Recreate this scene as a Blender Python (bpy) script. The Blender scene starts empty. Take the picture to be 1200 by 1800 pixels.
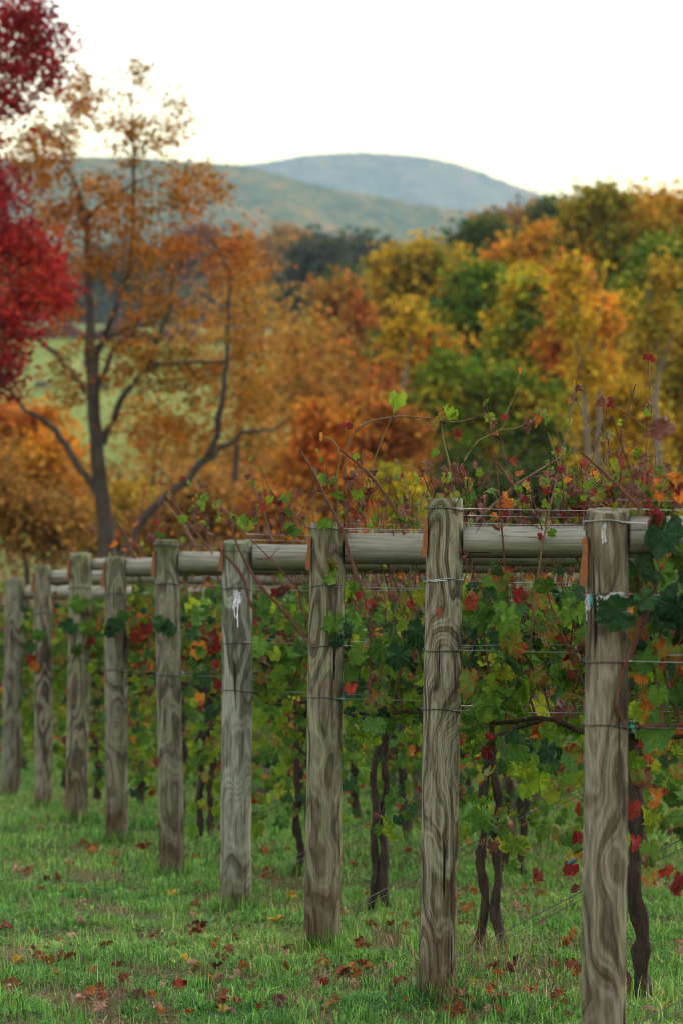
import bpy, math, random
import numpy as np
from mathutils import Vector, Matrix, Euler, noise as mnoise
random.seed(7); RS = np.random.RandomState(7)
sc = bpy.context.scene
COL = sc.collection
F_PX = 5000.0; CAMZ = 1.44                     # focal length in photograph pixels (100 mm lens on 24x36), eye height

# ------------------------------------------------------------------ camera, sky, sun, exposure
cam_d = bpy.data.cameras.new('camera'); cam = bpy.data.objects.new('camera', cam_d); COL.objects.link(cam)
cam.location = (0, 0, CAMZ); cam.rotation_euler = (math.radians(90), 0, 0)
cam_d.sensor_fit = 'VERTICAL'; cam_d.sensor_height = 36; cam_d.sensor_width = 24; cam_d.lens = 100
cam_d.clip_start = 0.1; cam_d.clip_end = 30000
cam_d.dof.use_dof = True; cam_d.dof.focus_distance = 11.6; cam_d.dof.aperture_fstop = 3.5
sc.camera = cam
SUN_EL, SUN_AZ = math.radians(34), math.radians(62)      # azimuth from +Y (view direction) towards +X
w = bpy.data.worlds.new('World'); sc.world = w; w.use_nodes = True
nt = w.node_tree; nt.nodes.clear()
out = nt.nodes.new('ShaderNodeOutputWorld'); bgs = nt.nodes.new('ShaderNodeBackground'); bgo = nt.nodes.new('ShaderNodeBackground')
sky = nt.nodes.new('ShaderNodeTexSky'); sky.sky_type = 'NISHITA'; sky.sun_disc = False
sky.sun_elevation = SUN_EL; sky.sun_rotation = SUN_AZ
bgs.inputs['Strength'].default_value = 0.05
nt.links.new(sky.outputs[0], bgs.inputs['Color'])
tc = nt.nodes.new('ShaderNodeTexCoord'); sep = nt.nodes.new('ShaderNodeSeparateXYZ'); rmp = nt.nodes.new('ShaderNodeValToRGB')
nt.links.new(tc.outputs['Generated'], sep.inputs[0]); nt.links.new(sep.outputs['Z'], rmp.inputs[0])
rmp.color_ramp.elements[0].position = 0.112; rmp.color_ramp.elements[0].color = (1.0, 0.80, 0.08, 1)
rmp.color_ramp.elements[1].position = 0.21; rmp.color_ramp.elements[1].color = (0.99, 0.98, 0.95, 1)
nt.links.new(rmp.outputs[0], bgo.inputs['Color']); bgo.inputs['Strength'].default_value = 0.74   # bright cloud veil
addn = nt.nodes.new('ShaderNodeAddShader')
nt.links.new(bgs.outputs[0], addn.inputs[0]); nt.links.new(bgo.outputs[0], addn.inputs[1]); nt.links.new(addn.outputs[0], out.inputs['Surface'])
sl = bpy.data.lights.new('sun', 'SUN'); sl.energy = 1.5; sl.angle = math.radians(12); sl.color = (1.0, 0.90, 0.74)
so = bpy.data.objects.new('sun', sl); COL.objects.link(so)
sd = Vector((math.sin(SUN_AZ)*math.cos(SUN_EL), math.cos(SUN_AZ)*math.cos(SUN_EL), math.sin(SUN_EL)))
so.rotation_euler = sd.to_track_quat('Z', 'Y').to_euler(); so.location = sd*50
sc.view_settings.view_transform = 'Standard'; sc.view_settings.look = 'None'
sc.view_settings.gamma = 1; sc.view_settings.use_curve_mapping = False; sc.view_settings.exposure = 1.2
sc.render.engine = 'CYCLES'
sc.render.filter_size = 0.95; sc.cycles.filter_width = 0.95
cy = sc.cycles; cy.max_bounces = 7; cy.diffuse_bounces = 3; cy.glossy_bounces = 2; cy.transmission_bounces = 4
cy.transparent_max_bounces = 4; cy.volume_bounces = 1; cy.use_denoising = True
try: cy.denoiser = 'OPENIMAGEDENOISE'
except Exception: pass

# ------------------------------------------------------------------ helpers
def W(px, py, d):
    return Vector(((px-600)*d/F_PX, d, CAMZ + (900-py)*d/F_PX))

_py = [-30, 11.24, 13.26, 15.3, 17.3, 19.3, 21.36, 23.4, 25.4, 30, 60, 90, 130, 200, 280, 330, 400, 500, 600, 900, 1500, 7000]
_pz = [1.35, -.506, -.618, -.72, -.779, -.803, -.893, -1.022, -1.143, -1.35, -2.7, -5.5, -8.5, -8, 0, 7, 19, 33, 42, 52, 60, 60]
def gz(x, y):
    z = np.interp(y, _py, _pz)
    a = np.clip((np.asarray(y, float)-60)/200, 0, 1)
    z = z + a*3*np.sin(np.asarray(x)*.013+1)*np.sin(np.asarray(y)*.009)
    b = np.clip((np.asarray(y, float)-35)/60, 0, 1)*np.clip((np.asarray(x, float)-4)/30, 0, 1)*np.clip((250-np.asarray(y, float))/100, 0, 1)
    z = z + b*3.0
    return z + 0.012*np.sin(np.asarray(x)*5.1+np.asarray(y)*1.3)*np.sin(np.asarray(y)*3.7)
def G(x, y): return float(gz(x, y))

class MB:
    def __init__(s): s.v = []; s.f = []; s.m = []
    def tube(s, pts, rad, n=6, cap=True, mi=0, rough=0.0):
        pts = [Vector(p) for p in pts]
        if not hasattr(rad, '__len__'): rad = [rad]*len(pts)
        base = len(s.v); up = Vector((0.31, 0.2, 0.93))
        for i, p in enumerate(pts):
            t = (pts[min(i+1, len(pts)-1)]-pts[max(i-1, 0)])
            t = t.normalized() if t.length > 1e-9 else Vector((0, 0, 1))
            if abs(t.dot(up)) > .95: ref = Vector((1, 0, 0)) if abs(t.x) < .8 else Vector((0, 1, 0))
            else: ref = up
            a = t.cross(ref).normalized(); b = t.cross(a)
            for k in range(n):
                an = 2*math.pi*k/n
                r = rad[i]*(1+(rough*random.uniform(-1, 1) if rough else 0))
                s.v.append(p + a*math.cos(an)*r + b*math.sin(an)*r)
        for i in range(len(pts)-1):
            for k in range(n):
                k2 = (k+1) % n
                s.f.append((base+i*n+k, base+i*n+k2, base+(i+1)*n+k2, base+(i+1)*n+k)); s.m.append(mi)
        if cap and n > 2:
            s.f.append(tuple(base+k for k in range(n))); s.m.append(mi)
            s.f.append(tuple(base+(len(pts)-1)*n+k for k in reversed(range(n)))); s.m.append(mi)
    def add(s, V, Fc, mat4=None, mi=0):
        b = len(s.v)
        s.v += [mat4 @ Vector(v) for v in V] if mat4 is not None else [Vector(v) for v in V]
        s.f += [tuple(b+i for i in f) for f in Fc]; s.m += [mi]*len(Fc)
    def mesh(s, name, mats, smooth=True, off=None):
        me = bpy.data.meshes.new(name)
        vv = [(v-off) for v in s.v] if off is not None else s.v
        me.from_pydata([tuple(v) for v in vv], [], s.f)
        for m in (mats if isinstance(mats, (list, tuple)) else [mats]): me.materials.append(m)
        if any(s.m): me.polygons.foreach_set('material_index', s.m)
        if smooth: me.polygons.foreach_set('use_smooth', [True]*len(me.polygons))
        me.update(); return me

def np_mesh(name, V, Fc, mat, smooth=False):
    """V (n,3), Fc (m,k) arrays of same-size faces"""
    me = bpy.data.meshes.new(name); V = np.asarray(V, np.float32); Fc = np.asarray(Fc, np.int32)
    m, k = Fc.shape
    me.vertices.add(len(V)); me.vertices.foreach_set('co', V.ravel())
    me.loops.add(m*k); me.loops.foreach_set('vertex_index', Fc.ravel())
    me.polygons.add(m); me.polygons.foreach_set('loop_start', np.arange(0, m*k, k, dtype=np.int32))
    me.polygons.foreach_set('loop_total', np.full(m, k, np.int32))
    if smooth: me.polygons.foreach_set('use_smooth', np.ones(m, bool))
    me.materials.append(mat); me.update(calc_edges=True); me.validate()
    return me
def link(name, me, parent=None, loc=(0, 0, 0), kind=None):
    o = bpy.data.objects.new(name, me); COL.objects.link(o); o.location = loc
    if parent: o.parent = parent
    if kind: o['kind'] = kind
    return o
def thing(name, label, cat, loc, group=None):
    o = bpy.data.objects.new(name, None); COL.objects.link(o); o.location = loc; o.empty_display_size = .1
    o['label'] = label; o['category'] = cat
    if group: o['group'] = group
    return o
def tag(o, label, cat, group=None):
    o['label'] = label; o['category'] = cat
    if group: o['group'] = group
    return o

# ------------------------------------------------------------------ materials
class NT:
    def __init__(s, name):
        s.m = bpy.data.materials.new(name); s.m.use_nodes = True; s.t = s.m.node_tree; s.t.nodes.clear()
        s.o = s.t.nodes.new('ShaderNodeOutputMaterial')
    def n(s, typ, ins=None, **kw):
        nd = s.t.nodes.new(typ)
        for k, v in kw.items(): setattr(nd, k, v)
        for k, v in (ins or {}).items():
            if isinstance(v, bpy.types.NodeSocket): s.t.links.new(v, nd.inputs[k])
            else: nd.inputs[k].default_value = v
        return nd
    def math(s, op, a, b=0.0, c=None, clamp=False):
        d = {0: a, 1: b}
        if c is not None: d[2] = c
        nd = s.n('ShaderNodeMath', d, operation=op); nd.use_clamp = clamp; return nd.outputs[0]
    def ramp(s, fac, stops, interp='LINEAR'):
        nd = s.n('ShaderNodeValToRGB', {0: fac}); cr = nd.color_ramp; cr.interpolation = interp
        while len(cr.elements) < len(stops): cr.elements.new(.5)
        for e, (p, c) in zip(cr.elements, stops):
            e.position = p; e.color = (*c, 1) if len(c) == 3 else c
        return nd.outputs[0]
    def mix(s, f, a, b, mode='MIX'):
        nd = s.t.nodes.new('ShaderNodeMix'); nd.data_type = 'RGBA'; nd.blend_type = mode
        for i, v in ((0, f), (6, a), (7, b)):
            if isinstance(v, bpy.types.NodeSocket): s.t.links.new(v, nd.inputs[i])
            else: nd.inputs[i].default_value = v if i == 0 else ((*v, 1) if len(v) == 3 else v)
        return nd.outputs[2]
    def noise(s, vec, scale, detail=3, rough=.55, dist=0, w=None):
        ins = {'Vector': vec, 'Scale': scale, 'Detail': detail, 'Roughness': rough, 'Distortion': dist}
        nd = s.t.nodes.new('ShaderNodeTexNoise')
        if w is not None: nd.noise_dimensions = '4D'; ins['W'] = w
        for k, v in ins.items():
            if isinstance(v, bpy.types.NodeSocket): s.t.links.new(v, nd.inputs[k])
            else: nd.inputs[k].default_value = v
        return nd.outputs[0]
    def mapping(s, vec, scale=(1, 1, 1), loc=(0, 0, 0)):
        return s.n('ShaderNodeMapping', {'Vector': vec, 'Scale': scale, 'Location': loc}).outputs[0]
    def bump(s, h, strength=.5, dist=.01):
        return s.n('ShaderNodeBump', {'Height': h, 'Strength': strength, 'Distance': dist}).outputs[0]
    def bsdf(s, col, rough=.8, normal=None, spec=.3, metal=0.0):
        ins = {'Base Color': col if isinstance(col, bpy.types.NodeSocket) else (*col, 1), 'Roughness': rough, 'Specular IOR Level': spec, 'Metallic': metal}
        if normal is not None: ins['Normal'] = normal
        b = s.n('ShaderNodeBsdfPrincipled', ins); s.t.links.new(b.outputs[0], s.o.inputs['Surface']); return s.m
    def leaf(s, col, trans=.4, tcol=None, rough=.6, spec=.05, normal=None):
        ins = {'Base Color': col, 'Roughness': rough, 'Specular IOR Level': spec}
        if normal is not None: ins['Normal'] = normal
        b = s.n('ShaderNodeBsdfPrincipled', ins)
        t = s.n('ShaderNodeBsdfTranslucent', {'Color': tcol if tcol is not None else col})
        mx = s.n('ShaderNodeMixShader', {0: trans, 1: b.outputs[0], 2: t.outputs[0]})
        s.t.links.new(mx.outputs[0], s.o.inputs['Surface']); return s.m

def simple(name, col, rough=.8, spec=.3, metal=0.0, var=.25, scale=20):
    a = NT(name); oc = a.n('ShaderNodeTexCoord').outputs['Object']
    f = a.noise(oc, scale, 4)
    c = a.mix(f, tuple(x*(1-var) for x in col), tuple(min(1, x*(1+var)) for x in col))
    return a.bsdf(c, rough, a.bump(f, .3, .005), spec, metal)

def foliage_mat(name, cols, nscale=.35, trans=.4, boost=1.0):
    """background leaves: colour differs from leaf to leaf and, more slowly, from bough to bough"""
    a = NT(name); oc = a.n('ShaderNodeTexCoord').outputs['Object']
    isl = a.n('ShaderNodeNewGeometry').outputs['Random Per Island']
    big = a.noise(oc, nscale, 2, .5)
    f = a.math('ADD', a.math('MULTIPLY', a.math('SUBTRACT', big, .5), 2.3), a.math('MULTIPLY', isl, .42))
    f = a.math('ADD', f, .29, clamp=True)
    n = len(cols); boost *= 1.1
    c = a.ramp(f, [(i/(n-1), tuple(min(.85, x*boost) for x in col)) for i, col in enumerate(cols)])
    hv = a.math('ADD', .45, a.math('MULTIPLY', a.math('FRACT', a.math('MULTIPLY', isl, 9.7)), 1.0))
    c = a.mix(1.0, c, a.n('ShaderNodeCombineColor', {0: hv, 1: hv, 2: hv}).outputs[0], 'MULTIPLY')
    return a.leaf(c, trans)

def post_mat(name, light, dark, brown, green_top=.6, top=2.0, freq=1.0):
    a = NT(name); oc = a.n('ShaderNodeTexCoord').outputs['Object']
    rnd = a.n('ShaderNodeObjectInfo').outputs['Random']; w = a.math('MULTIPLY', rnd, 90)
    sepz = a.n('ShaderNodeSeparateXYZ', {0: oc}).outputs['Z']
    P = a.mapping(oc, (1, 1, .33))
    fld = a.noise(P, 6.8, 1.5, .4, 0.15, w)
    vk = a.n('ShaderNodeTexVoronoi', {'Vector': a.mapping(oc, (1, 1, .42)), 'Scale': 4.3, 'W': w}, voronoi_dimensions='4D').outputs['Distance']
    kn = a.math('POWER', a.math('SUBTRACT', 1.0, a.math('MULTIPLY', vk, 1.6), clamp=True), 3.0)
    fld2 = a.math('ADD', fld, a.math('MULTIPLY', kn, .36))
    ring = a.math('ADD', .5, a.math('MULTIPLY', .5, a.math('SINE', a.math('MULTIPLY', fld2, 62*freq))))
    ring2 = a.math('ADD', .5, a.math('MULTIPLY', .5, a.math('SINE', a.math('MULTIPLY', fld2, 210*freq))))
    streak = a.math('ADD', a.math('MULTIPLY', a.noise(a.mapping(oc, (1, 1, .07)), 150, 3, .7, 0, w), .5), a.math('MULTIPLY', a.noise(a.mapping(oc, (1, 1, .09)), 52, 4, .65, .3, w), .5))
    streak = a.math('ADD', a.math('MULTIPLY', a.math('SUBTRACT', streak, .5), 2.6), .5)
    strk2 = a.noise(a.mapping(oc, (1, 1, .05)), 28, 3, .6, 0, w)
    patch = a.noise(a.mapping(oc, (1, 1, .45)), 6, 4, .6, .3, w)
    amp = a.math('MULTIPLY', a.math('SUBTRACT', patch, .3, clamp=True), 3.0, clamp=True)
    ring = a.math('MULTIPLY', a.math('SUBTRACT', a.math('POWER', ring, 1.3), .12), 1.15, clamp=True); ring = a.math('MULTIPLY', ring, a.math('ADD', .8, a.math('MULTIPLY', streak, .4)), clamp=True)
    g = a.math('ADD', a.math('MULTIPLY', a.math('MULTIPLY', ring, amp), .8), a.math('ADD', a.math('MULTIPLY', ring2, .26), a.math('MULTIPLY', a.math('SUBTRACT', streak, .38), .95)))
    c = a.ramp(g, [(.05, light), (.32, tuple(.5*(l+d) for l, d in zip(light, dark))), (.62, dark), (.9, tuple(x*.55 for x in dark))])
    c = a.mix(a.math('MULTIPLY', a.math('SUBTRACT', strk2, .48, clamp=True), 2.6, clamp=True), c, brown)
    # damp earthy staining near the foot and algae at the cut top
    low = a.math('SUBTRACT', a.math('ADD', .42, a.math('MULTIPLY', a.math('SUBTRACT', patch, .5), 1.4)), sepz)
    c = a.mix(a.math('MULTIPLY', a.math('MULTIPLY', low, 2.2, clamp=True), .85), c, (.095, .055, .028), 'MIX')
    tp = a.math('ADD', a.math('SUBTRACT', sepz, top-.14), a.math('MULTIPLY', a.math('SUBTRACT', patch, .5), .5))
    c = a.mix(a.math('MULTIPLY', a.math('MULTIPLY', tp, 5.0, clamp=True), green_top), c, (.09, .115, .045))
    # fine drying checks
    chk = a.noise(a.mapping(oc, (1, 1, .035)), 60, 2, .5, 0.2, w)
    ck = a.math('MULTIPLY', a.math('SUBTRACT', .35, chk, clamp=True), 28, clamp=True)
    c = a.mix(ck, c, (.022, .018, .014))
    h = a.math('SUBTRACT', a.math('ADD', a.math('MULTIPLY', streak, .6), a.math('MULTIPLY', ring, .25)), ck)
    c = a.mix(1.0, c, (.62, .63, .575), 'MULTIPLY')
    return a.bsdf(c, .86, a.bump(h, 1.0, .006), .08)

def rail_mat():
    a = NT('rail_wood'); oc = a.n('ShaderNodeTexCoord').outputs['Object']
    rnd = a.math('MULTIPLY', a.n('ShaderNodeObjectInfo').outputs['Random'], 70)
    st = a.noise(a.mapping(oc, (.045, 1, 1)), 85, 5, .7, .1, rnd)
    pt = a.noise(a.mapping(oc, (.3, 1, 1)), 9, 4, .6, .4, rnd)
    c = a.ramp(a.math('ADD', a.math('MULTIPLY', st, .65), a.math('MULTIPLY', pt, .4)), [(.33, (.06, .055, .045)), (.47, (.16, .155, .13)), (.6, (.255, .25, .22)), (.75, (.36, .36, .33))])
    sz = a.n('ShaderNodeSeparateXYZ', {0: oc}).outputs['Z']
    underside = a.math('MULTIPLY', a.math('SUBTRACT', a.math('ADD', .02, a.math('MULTIPLY', a.math('SUBTRACT', pt, .45), .2)), sz), 14, clamp=True)  # patchy dark olive tint, stronger towards the rail's lower half
    c = a.mix(a.math('MULTIPLY', underside, .75), c, (.075, .085, .045))
    ck = a.math('MULTIPLY', a.math('SUBTRACT', .365, a.noise(a.mapping(oc, (.05, 1, 1)), 45, 2, .5, .2, rnd), clamp=True), 25, clamp=True)
    c = a.mix(ck, c, (.03, .025, .02)); c = a.mix(1.0, c, (.95, .95, .93), 'MULTIPLY')
    return a.bsdf(c, .85, a.bump(a.math('SUBTRACT', st, ck), .9, .006), .08)

def vine_leaf_mat(name, cols, edge, edge_amt, trans=.42, vein=True, patch=None):
    """grape leaf: colour per leaf, veins, edges turning"""
    a = NT(name); oc = a.n('ShaderNodeUVMap').outputs[0]
    isl = a.n('ShaderNodeNewGeometry').outputs['Random Per Island']
    orr = a.n('ShaderNodeObjectInfo').outputs['Random']
    r = a.math('FRACT', a.math('ADD', a.math('MULTIPLY', orr, 13.7), isl))
    n = len(cols)
    c = a.ramp(r, [(i/(n-1), col) for i, col in enumerate(cols)])
    hv = a.math('ADD', .62, a.math('MULTIPLY', a.math('FRACT', a.math('MULTIPLY', r, 7.31)), .7))
    c = a.mix(1.0, c, a.n('ShaderNodeCombineColor', {0: hv, 1: hv, 2: hv}).outputs[0], 'MULTIPLY')
    sep = a.n('ShaderNodeSeparateXYZ', {0: oc})
    u = a.math('SUBTRACT', sep.outputs[0], .5); v = a.math('SUBTRACT', sep.outputs[1], .5)
    rr = a.math('SQRT', a.math('ADD', a.math('MULTIPLY', u, u), a.math('MULTIPLY', v, v)))
    wv = a.math('MULTIPLY', r, 40)
    nz = a.noise(oc, 5, 3, .6, .3, wv)
    blo = a.noise(oc, 11, 4, .65, 0, wv)
    c = a.mix(a.math('MULTIPLY', a.math('SUBTRACT', blo, .45, clamp=True), 2.2), c, tuple(min(1, x*1.8) for x in cols[n//2]))
    if patch: c = a.mix(a.math('MULTIPLY', a.math('SUBTRACT', a.noise(oc, 3.2, 4, .7, .5, a.math('ADD', wv, 7.0)), .50, clamp=True), 9, clamp=True), c, patch)
    e = a.math('MULTIPLY', a.math('SUBTRACT', a.math('ADD', rr, a.math('MULTIPLY', nz, .55)), 1.0-.45*edge_amt), 6, clamp=True)
    c = a.mix(e, c, edge)
    c = a.mix(a.math('MULTIPLY', a.math('SUBTRACT', e, .5, clamp=True), a.math('MULTIPLY', a.math('SUBTRACT', nz, .52, clamp=True), 14, clamp=True)), c, (.09, .04, .02))
    h = blo
    if vein:
        th = a.math('ARCTAN2', u, v)
        q = a.math('ABSOLUTE', a.math('SUBTRACT', a.math('FRACT', a.math('ADD', a.math('DIVIDE', th, .86), .5)), .5))
        vn = a.math('SUBTRACT', 1.0, a.math('MULTIPLY', a.math('MULTIPLY', q, a.math('ADD', rr, .04)), 48), clamp=True)
        c = a.mix(a.math('MULTIPLY', vn, .22), c, tuple(min(1, x*2.4+.02) for x in cols[n//2]))
        h = a.math('ADD', blo, a.math('MULTIPLY', vn, -.6))
    return a.leaf(c, trans, rough=.5, spec=.12, normal=a.bump(h, .7, .008))

M = {}
M['post'] = [post_mat('post_wood_%d' % i, *p) for i, p in enumerate([
    ((.36, .34, .27), (.135, .115, .085), (.19, .14, .09), .75, 2.0, .8),      # nearest
    ((.39, .375, .29), (.12, .10, .072), (.20, .15, .095), .55, 2.0, 1.0),
    ((.35, .345, .25), (.15, .13, .095), (.19, .15, .10), .6, 2.0, .75),
    ((.42, .44, .40), (.18, .18, .15), (.14, .115, .08), .95, 2.0, .6),        # silvery
    ((.31, .31, .25), (.15, .135, .105), (.16, .13, .09), .7, 2.0, .7)])]
M['rail'] = rail_mat()
M['wire'] = simple('galvanised_wire', (.24, .25, .25), .4, .5, .85)
M['dark_wire'] = simple('dull_wire', (.07, .065, .06), .6, .4, .5)
M['peg'] = simple('cut_pine_peg', (.20, .08, .035), .8, .1, 0, .4, 60)
M['twine'] = simple('white_twine', (.55, .57, .60), .8, .2, 0, .1)
M['teal'] = simple('teal_tie', (.02, .33, .30), .6, .3, 0, .2)
def bark(name, d, l, sc_=40):
    a = NT(name); oc = a.n('ShaderNodeTexCoord').outputs['Object']
    f = a.noise(a.mapping(oc, (1, 1, .22)), sc_, 5, .7, .5)
    return a.bsdf(a.ramp(f, [(.3, d), (.7, l)]), .9, a.bump(f, .9, .01), .15)
M['vine_bark'] = bark('vine_bark', (.010, .007, .005), (.055, .040, .032), 30)
M['cane'] = bark('cane_bark', (.05, .020, .015), (.16, .07, .05), 90)
M['cane_pale'] = bark('cane_pale', (.09, .055, .035), (.20, .13, .085), 90)
M['shoot'] = bark('green_shoot', (.10, .09, .03), (.20, .16, .06), 90)
M['bark_grey'] = bark('grey_bark', (.016, .013, .011), (.075, .06, .05), 9)
M['bark_pale'] = bark('pale_bark', (.07, .062, .05), (.17, .155, .13), 12)
GREEN = [(.022, .062, .022), (.035, .095, .032), (.045, .11, .028), (.07, .14, .025)]
M['vl'] = {
 'green': vine_leaf_mat('vine_leaf_green', [(.034, .085, .016), (.052, .12, .020), (.07, .145, .020), (.10, .18, .020)], (.22, .14, .03), .5, .35),
 'deep': vine_leaf_mat('vine_leaf_deep', [(.015, .044, .018), (.026, .066, .026), (.040, .090, .028)], (.12, .06, .03), .5, .28),
 'lime': vine_leaf_mat('vine_leaf_lime', [(.06, .13, .010), (.09, .17, .012), (.14, .21, .015), (.25, .25, .02)], (.28, .15, .02), .6, .5),
 'red': vine_leaf_mat('vine_leaf_red', [(.17, .016, .016), (.29, .025, .018), (.12, .014, .016), (.36, .05, .02)], (.07, .02, .02), .7, .4, patch=(.10, .035, .018)),
 'orange': vine_leaf_mat('vine_leaf_orange', [(.42, .09, .018), (.46, .15, .02), (.34, .06, .02)], (.30, .035, .02), .8, .45, patch=(.26, .17, .03)),
 'turn': vine_leaf_mat('vine_leaf_turning', [(.05, .11, .03), (.11, .17, .03), (.17, .19, .03)], (.28, .035, .02), 1.0, .4, patch=(.30, .07, .02)),
 'dry': vine_leaf_mat('vine_leaf_dry', [(.12, .04, .03), (.17, .08, .055), (.08, .03, .025)], (.25, .15, .11), .6, .25),
}

# ------------------------------------------------------------------ ground sheet
def ground_mat():
    a = NT('meadow_ground'); ge = a.n('ShaderNodeNewGeometry').outputs['Position']
    y = a.n('ShaderNodeSeparateXYZ', {0: ge}).outputs['Y']
    n1 = a.noise(ge, .9, 4, .6); n2 = a.noise(ge, 14, 4, .7); n3 = a.noise(ge, .035, 4, .6)
    near = a.ramp(a.math('ADD', a.math('MULTIPLY', n1, .5), a.math('MULTIPLY', n2, .5)), [(.36, (.05, .030, .016)), (.48, (.055, .042, .018)), (.58, (.03, .055, .014)), (.75, (.075, .055, .028))])
    field = a.ramp(n3, [(.3, (.08, .115, .016)), (.55, (.115, .15, .022)), (.75, (.18, .19, .05))])
    wood = a.ramp(n3, [(.35, (.035, .05, .02)), (.6, (.10, .07, .03)), (.8, (.06, .08, .03))])
    c = a.mix(a.math('MULTIPLY', a.math('SUBTRACT', y, 180.0), .01, clamp=True), near, field)
    c = a.mix(a.math('MULTIPLY', a.math('SUBTRACT', y, 560.0), .02, clamp=True), c, wood)
    return a.bsdf(c, .95, a.bump(n2, .6, .03), .1)
def grid_mesh(name, xs, ys, zf, mat):
    X, Y = np.meshgrid(xs, ys); Z = zf(X, Y)
    V = np.stack([X.ravel(), Y.ravel(), Z.ravel()], 1); nx, ny = len(xs), len(ys)
    i = np.arange(ny-1)[:, None]*nx + np.arange(nx-1)[None, :]; i = i.ravel()
    return np_mesh(name, V, np.stack([i, i+1, i+1+nx, i+nx], 1), mat, True)
t = np.linspace(-1, 1, 161); xs = np.sign(t)*(np.abs(t)*8 + (np.abs(t)**6)*6500)
ys = np.concatenate([np.linspace(-40, 8, 12), np.linspace(8.3, 34, 100), np.geomspace(35, 9000, 110)])
o = link('ground', grid_mesh('ground', xs, ys, gz, ground_mat()), kind='structure')

# ------------------------------------------------------------------ hills
def hill_mat(name, cols, sc1, sc2):
    a = NT(name); ge = a.n('ShaderNodeNewGeometry').outputs['Position']
    n1 = a.noise(ge, sc1, 4, .65); v = a.n('ShaderNodeTexVoronoi', {'Vector': ge, 'Scale': sc2}); n2 = a.noise(ge, sc1*.12, 2, .5)
    r = a.n('ShaderNodeSeparateColor', {0: v.outputs['Color']}).outputs[0]
    f = a.math('ADD', a.math('MULTIPLY', n2, .45), a.math('ADD', a.math('MULTIPLY', n1, .35), a.math('MULTIPLY', r, .25)))
    c = a.ramp(f, [(.3, cols[0]), (.47, cols[1]), (.58, cols[2]), (.75, cols[3])])
    return a.bsdf(c, .95, None, .05)
def ridge(name, prof, yc, front, back, base, nx, ny, rough, mat, x0=-350, x1=1550):
    pp = np.array(prof, float); px = np.linspace(x0, x1, nx)
    crest = CAMZ + (900-np.interp(px, pp[:, 0], pp[:, 1]))*yc/F_PX
    X1 = (px-600)*yc/F_PX
    v = np.linspace(0, 1, ny); V = np.zeros((ny, nx, 3))
    ca = (crest-CAMZ)/yc
    for j, t in enumerate(v):
        if t < .8: s = t/.8; yy = yc - front*(1-s); sh = s**.8
        else: s = (t-.8)/.2; yy = yc+back*s; sh = 1-.6*s*s
        b_ang = (base-CAMZ)/yy
        for i in range(nx):
            n = mnoise.fractal(Vector((X1[i]/(yc*.07), yy/(yc*.16), len(name))), 1.0, 2.0, 4)*.2*math.sin(math.pi*s)
            r = mnoise.noise(Vector((X1[i]/9.0, yy/9.0, 3)))*rough
            a = b_ang+(ca[i]-b_ang)*max(0, min(1, sh+(n if t < .8 else 0)))
            V[j, i] = (X1[i], yy, CAMZ+a*yy+r)
    i = (np.arange(ny-1)[:, None]*nx + np.arange(nx-1)[None, :]).ravel()
    return link(name, np_mesh(name, V.reshape(-1, 3), np.stack([i, i+1, i+1+nx, i+nx], 1), mat, True), kind='structure')
ridge('mountain', [(-600, 330), (-200, 300), (100, 300), (300, 295), (430, 289), (480, 283), (540, 272), (600, 268.5), (640, 267.5), (700, 271), (760, 278), (800, 287), (850, 303), (900, 324), (950, 341), (1000, 349), (1100, 372), (1300, 400), (1700, 430)],
      5200, 1500, 900, 40, 520, 130, 4, hill_mat('mountain_forest', [(.006, .02, .012), (.02, .05, .02), (.07, .08, .03), (.13, .08, .03)], .022, .035))
ridge('foothill', [(-600, 300), (0, 284), (120, 275), (250, 277), (330, 284), (420, 290), (480, 306), (540, 322), (600, 336), (680, 348), (760, 364), (830, 372), (900, 381), (1000, 392), (1300, 420), (1700, 440)],
      2600, 1100, 500, 50, 560, 150, 3.5, hill_mat('foothill_forest', [(.008, .024, .008), (.026, .055, .014), (.07, .075, .018), (.22, .11, .03)], .04, .075))

# ------------------------------------------------------------------ trees
def leaf_cloud(C, size, jit, flat=.35):
    """quads around points C (N,3); returns V, F"""
    N = len(C)
    n = RS.normal(size=(N, 3)); n[:, 2] += flat; n /= np.linalg.norm(n, axis=1)[:, None]
    r = RS.normal(size=(N, 3)); a = np.cross(n, r); a /= np.linalg.norm(a, axis=1)[:, None]+1e-9; b = np.cross(n, a)
    s = size*(1+jit*RS.uniform(-1, 1, N))[:, None]
    fold = n*s*.18
    V = np.stack([C-a*s*.62, C+b*s*.40+fold, C+a*s*.62, C-b*s*.40+fold], 1).reshape(-1, 3)
    F = np.arange(4*N).reshape(-1, 4); return V, F

def grow(nodes, rads, targets):
    """attach each target to its nearest node, keeping twigs climbing outwards; returns list of (p0, p1, r0, r1)"""
    N = np.array(nodes, float); segs = []; T = np.array(targets, float)
    R = list(rads)
    D = np.min(np.linalg.norm(T[:, None]-N[None], axis=2), axis=1)
    for i in np.argsort(D):
        t = T[i]; d = np.linalg.norm(N-t, axis=1); up = np.clip(N[:, 2]-t[2], 0, None)
        j = int(np.argmin(d+1.6*up)); r0 = max(.4*R[j], 0.004)
        p0 = N[j]; L = d[j]
        mid = (p0+t)/2 + RS.normal(size=3)*L*.08 + np.array([0, 0, -.04*L])
        r1 = r0*.62
        segs.append((p0, mid, t, r0, r1))
        N = np.vstack([N, mid, t]); R += [r0*.85, r1]
    return segs

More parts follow.
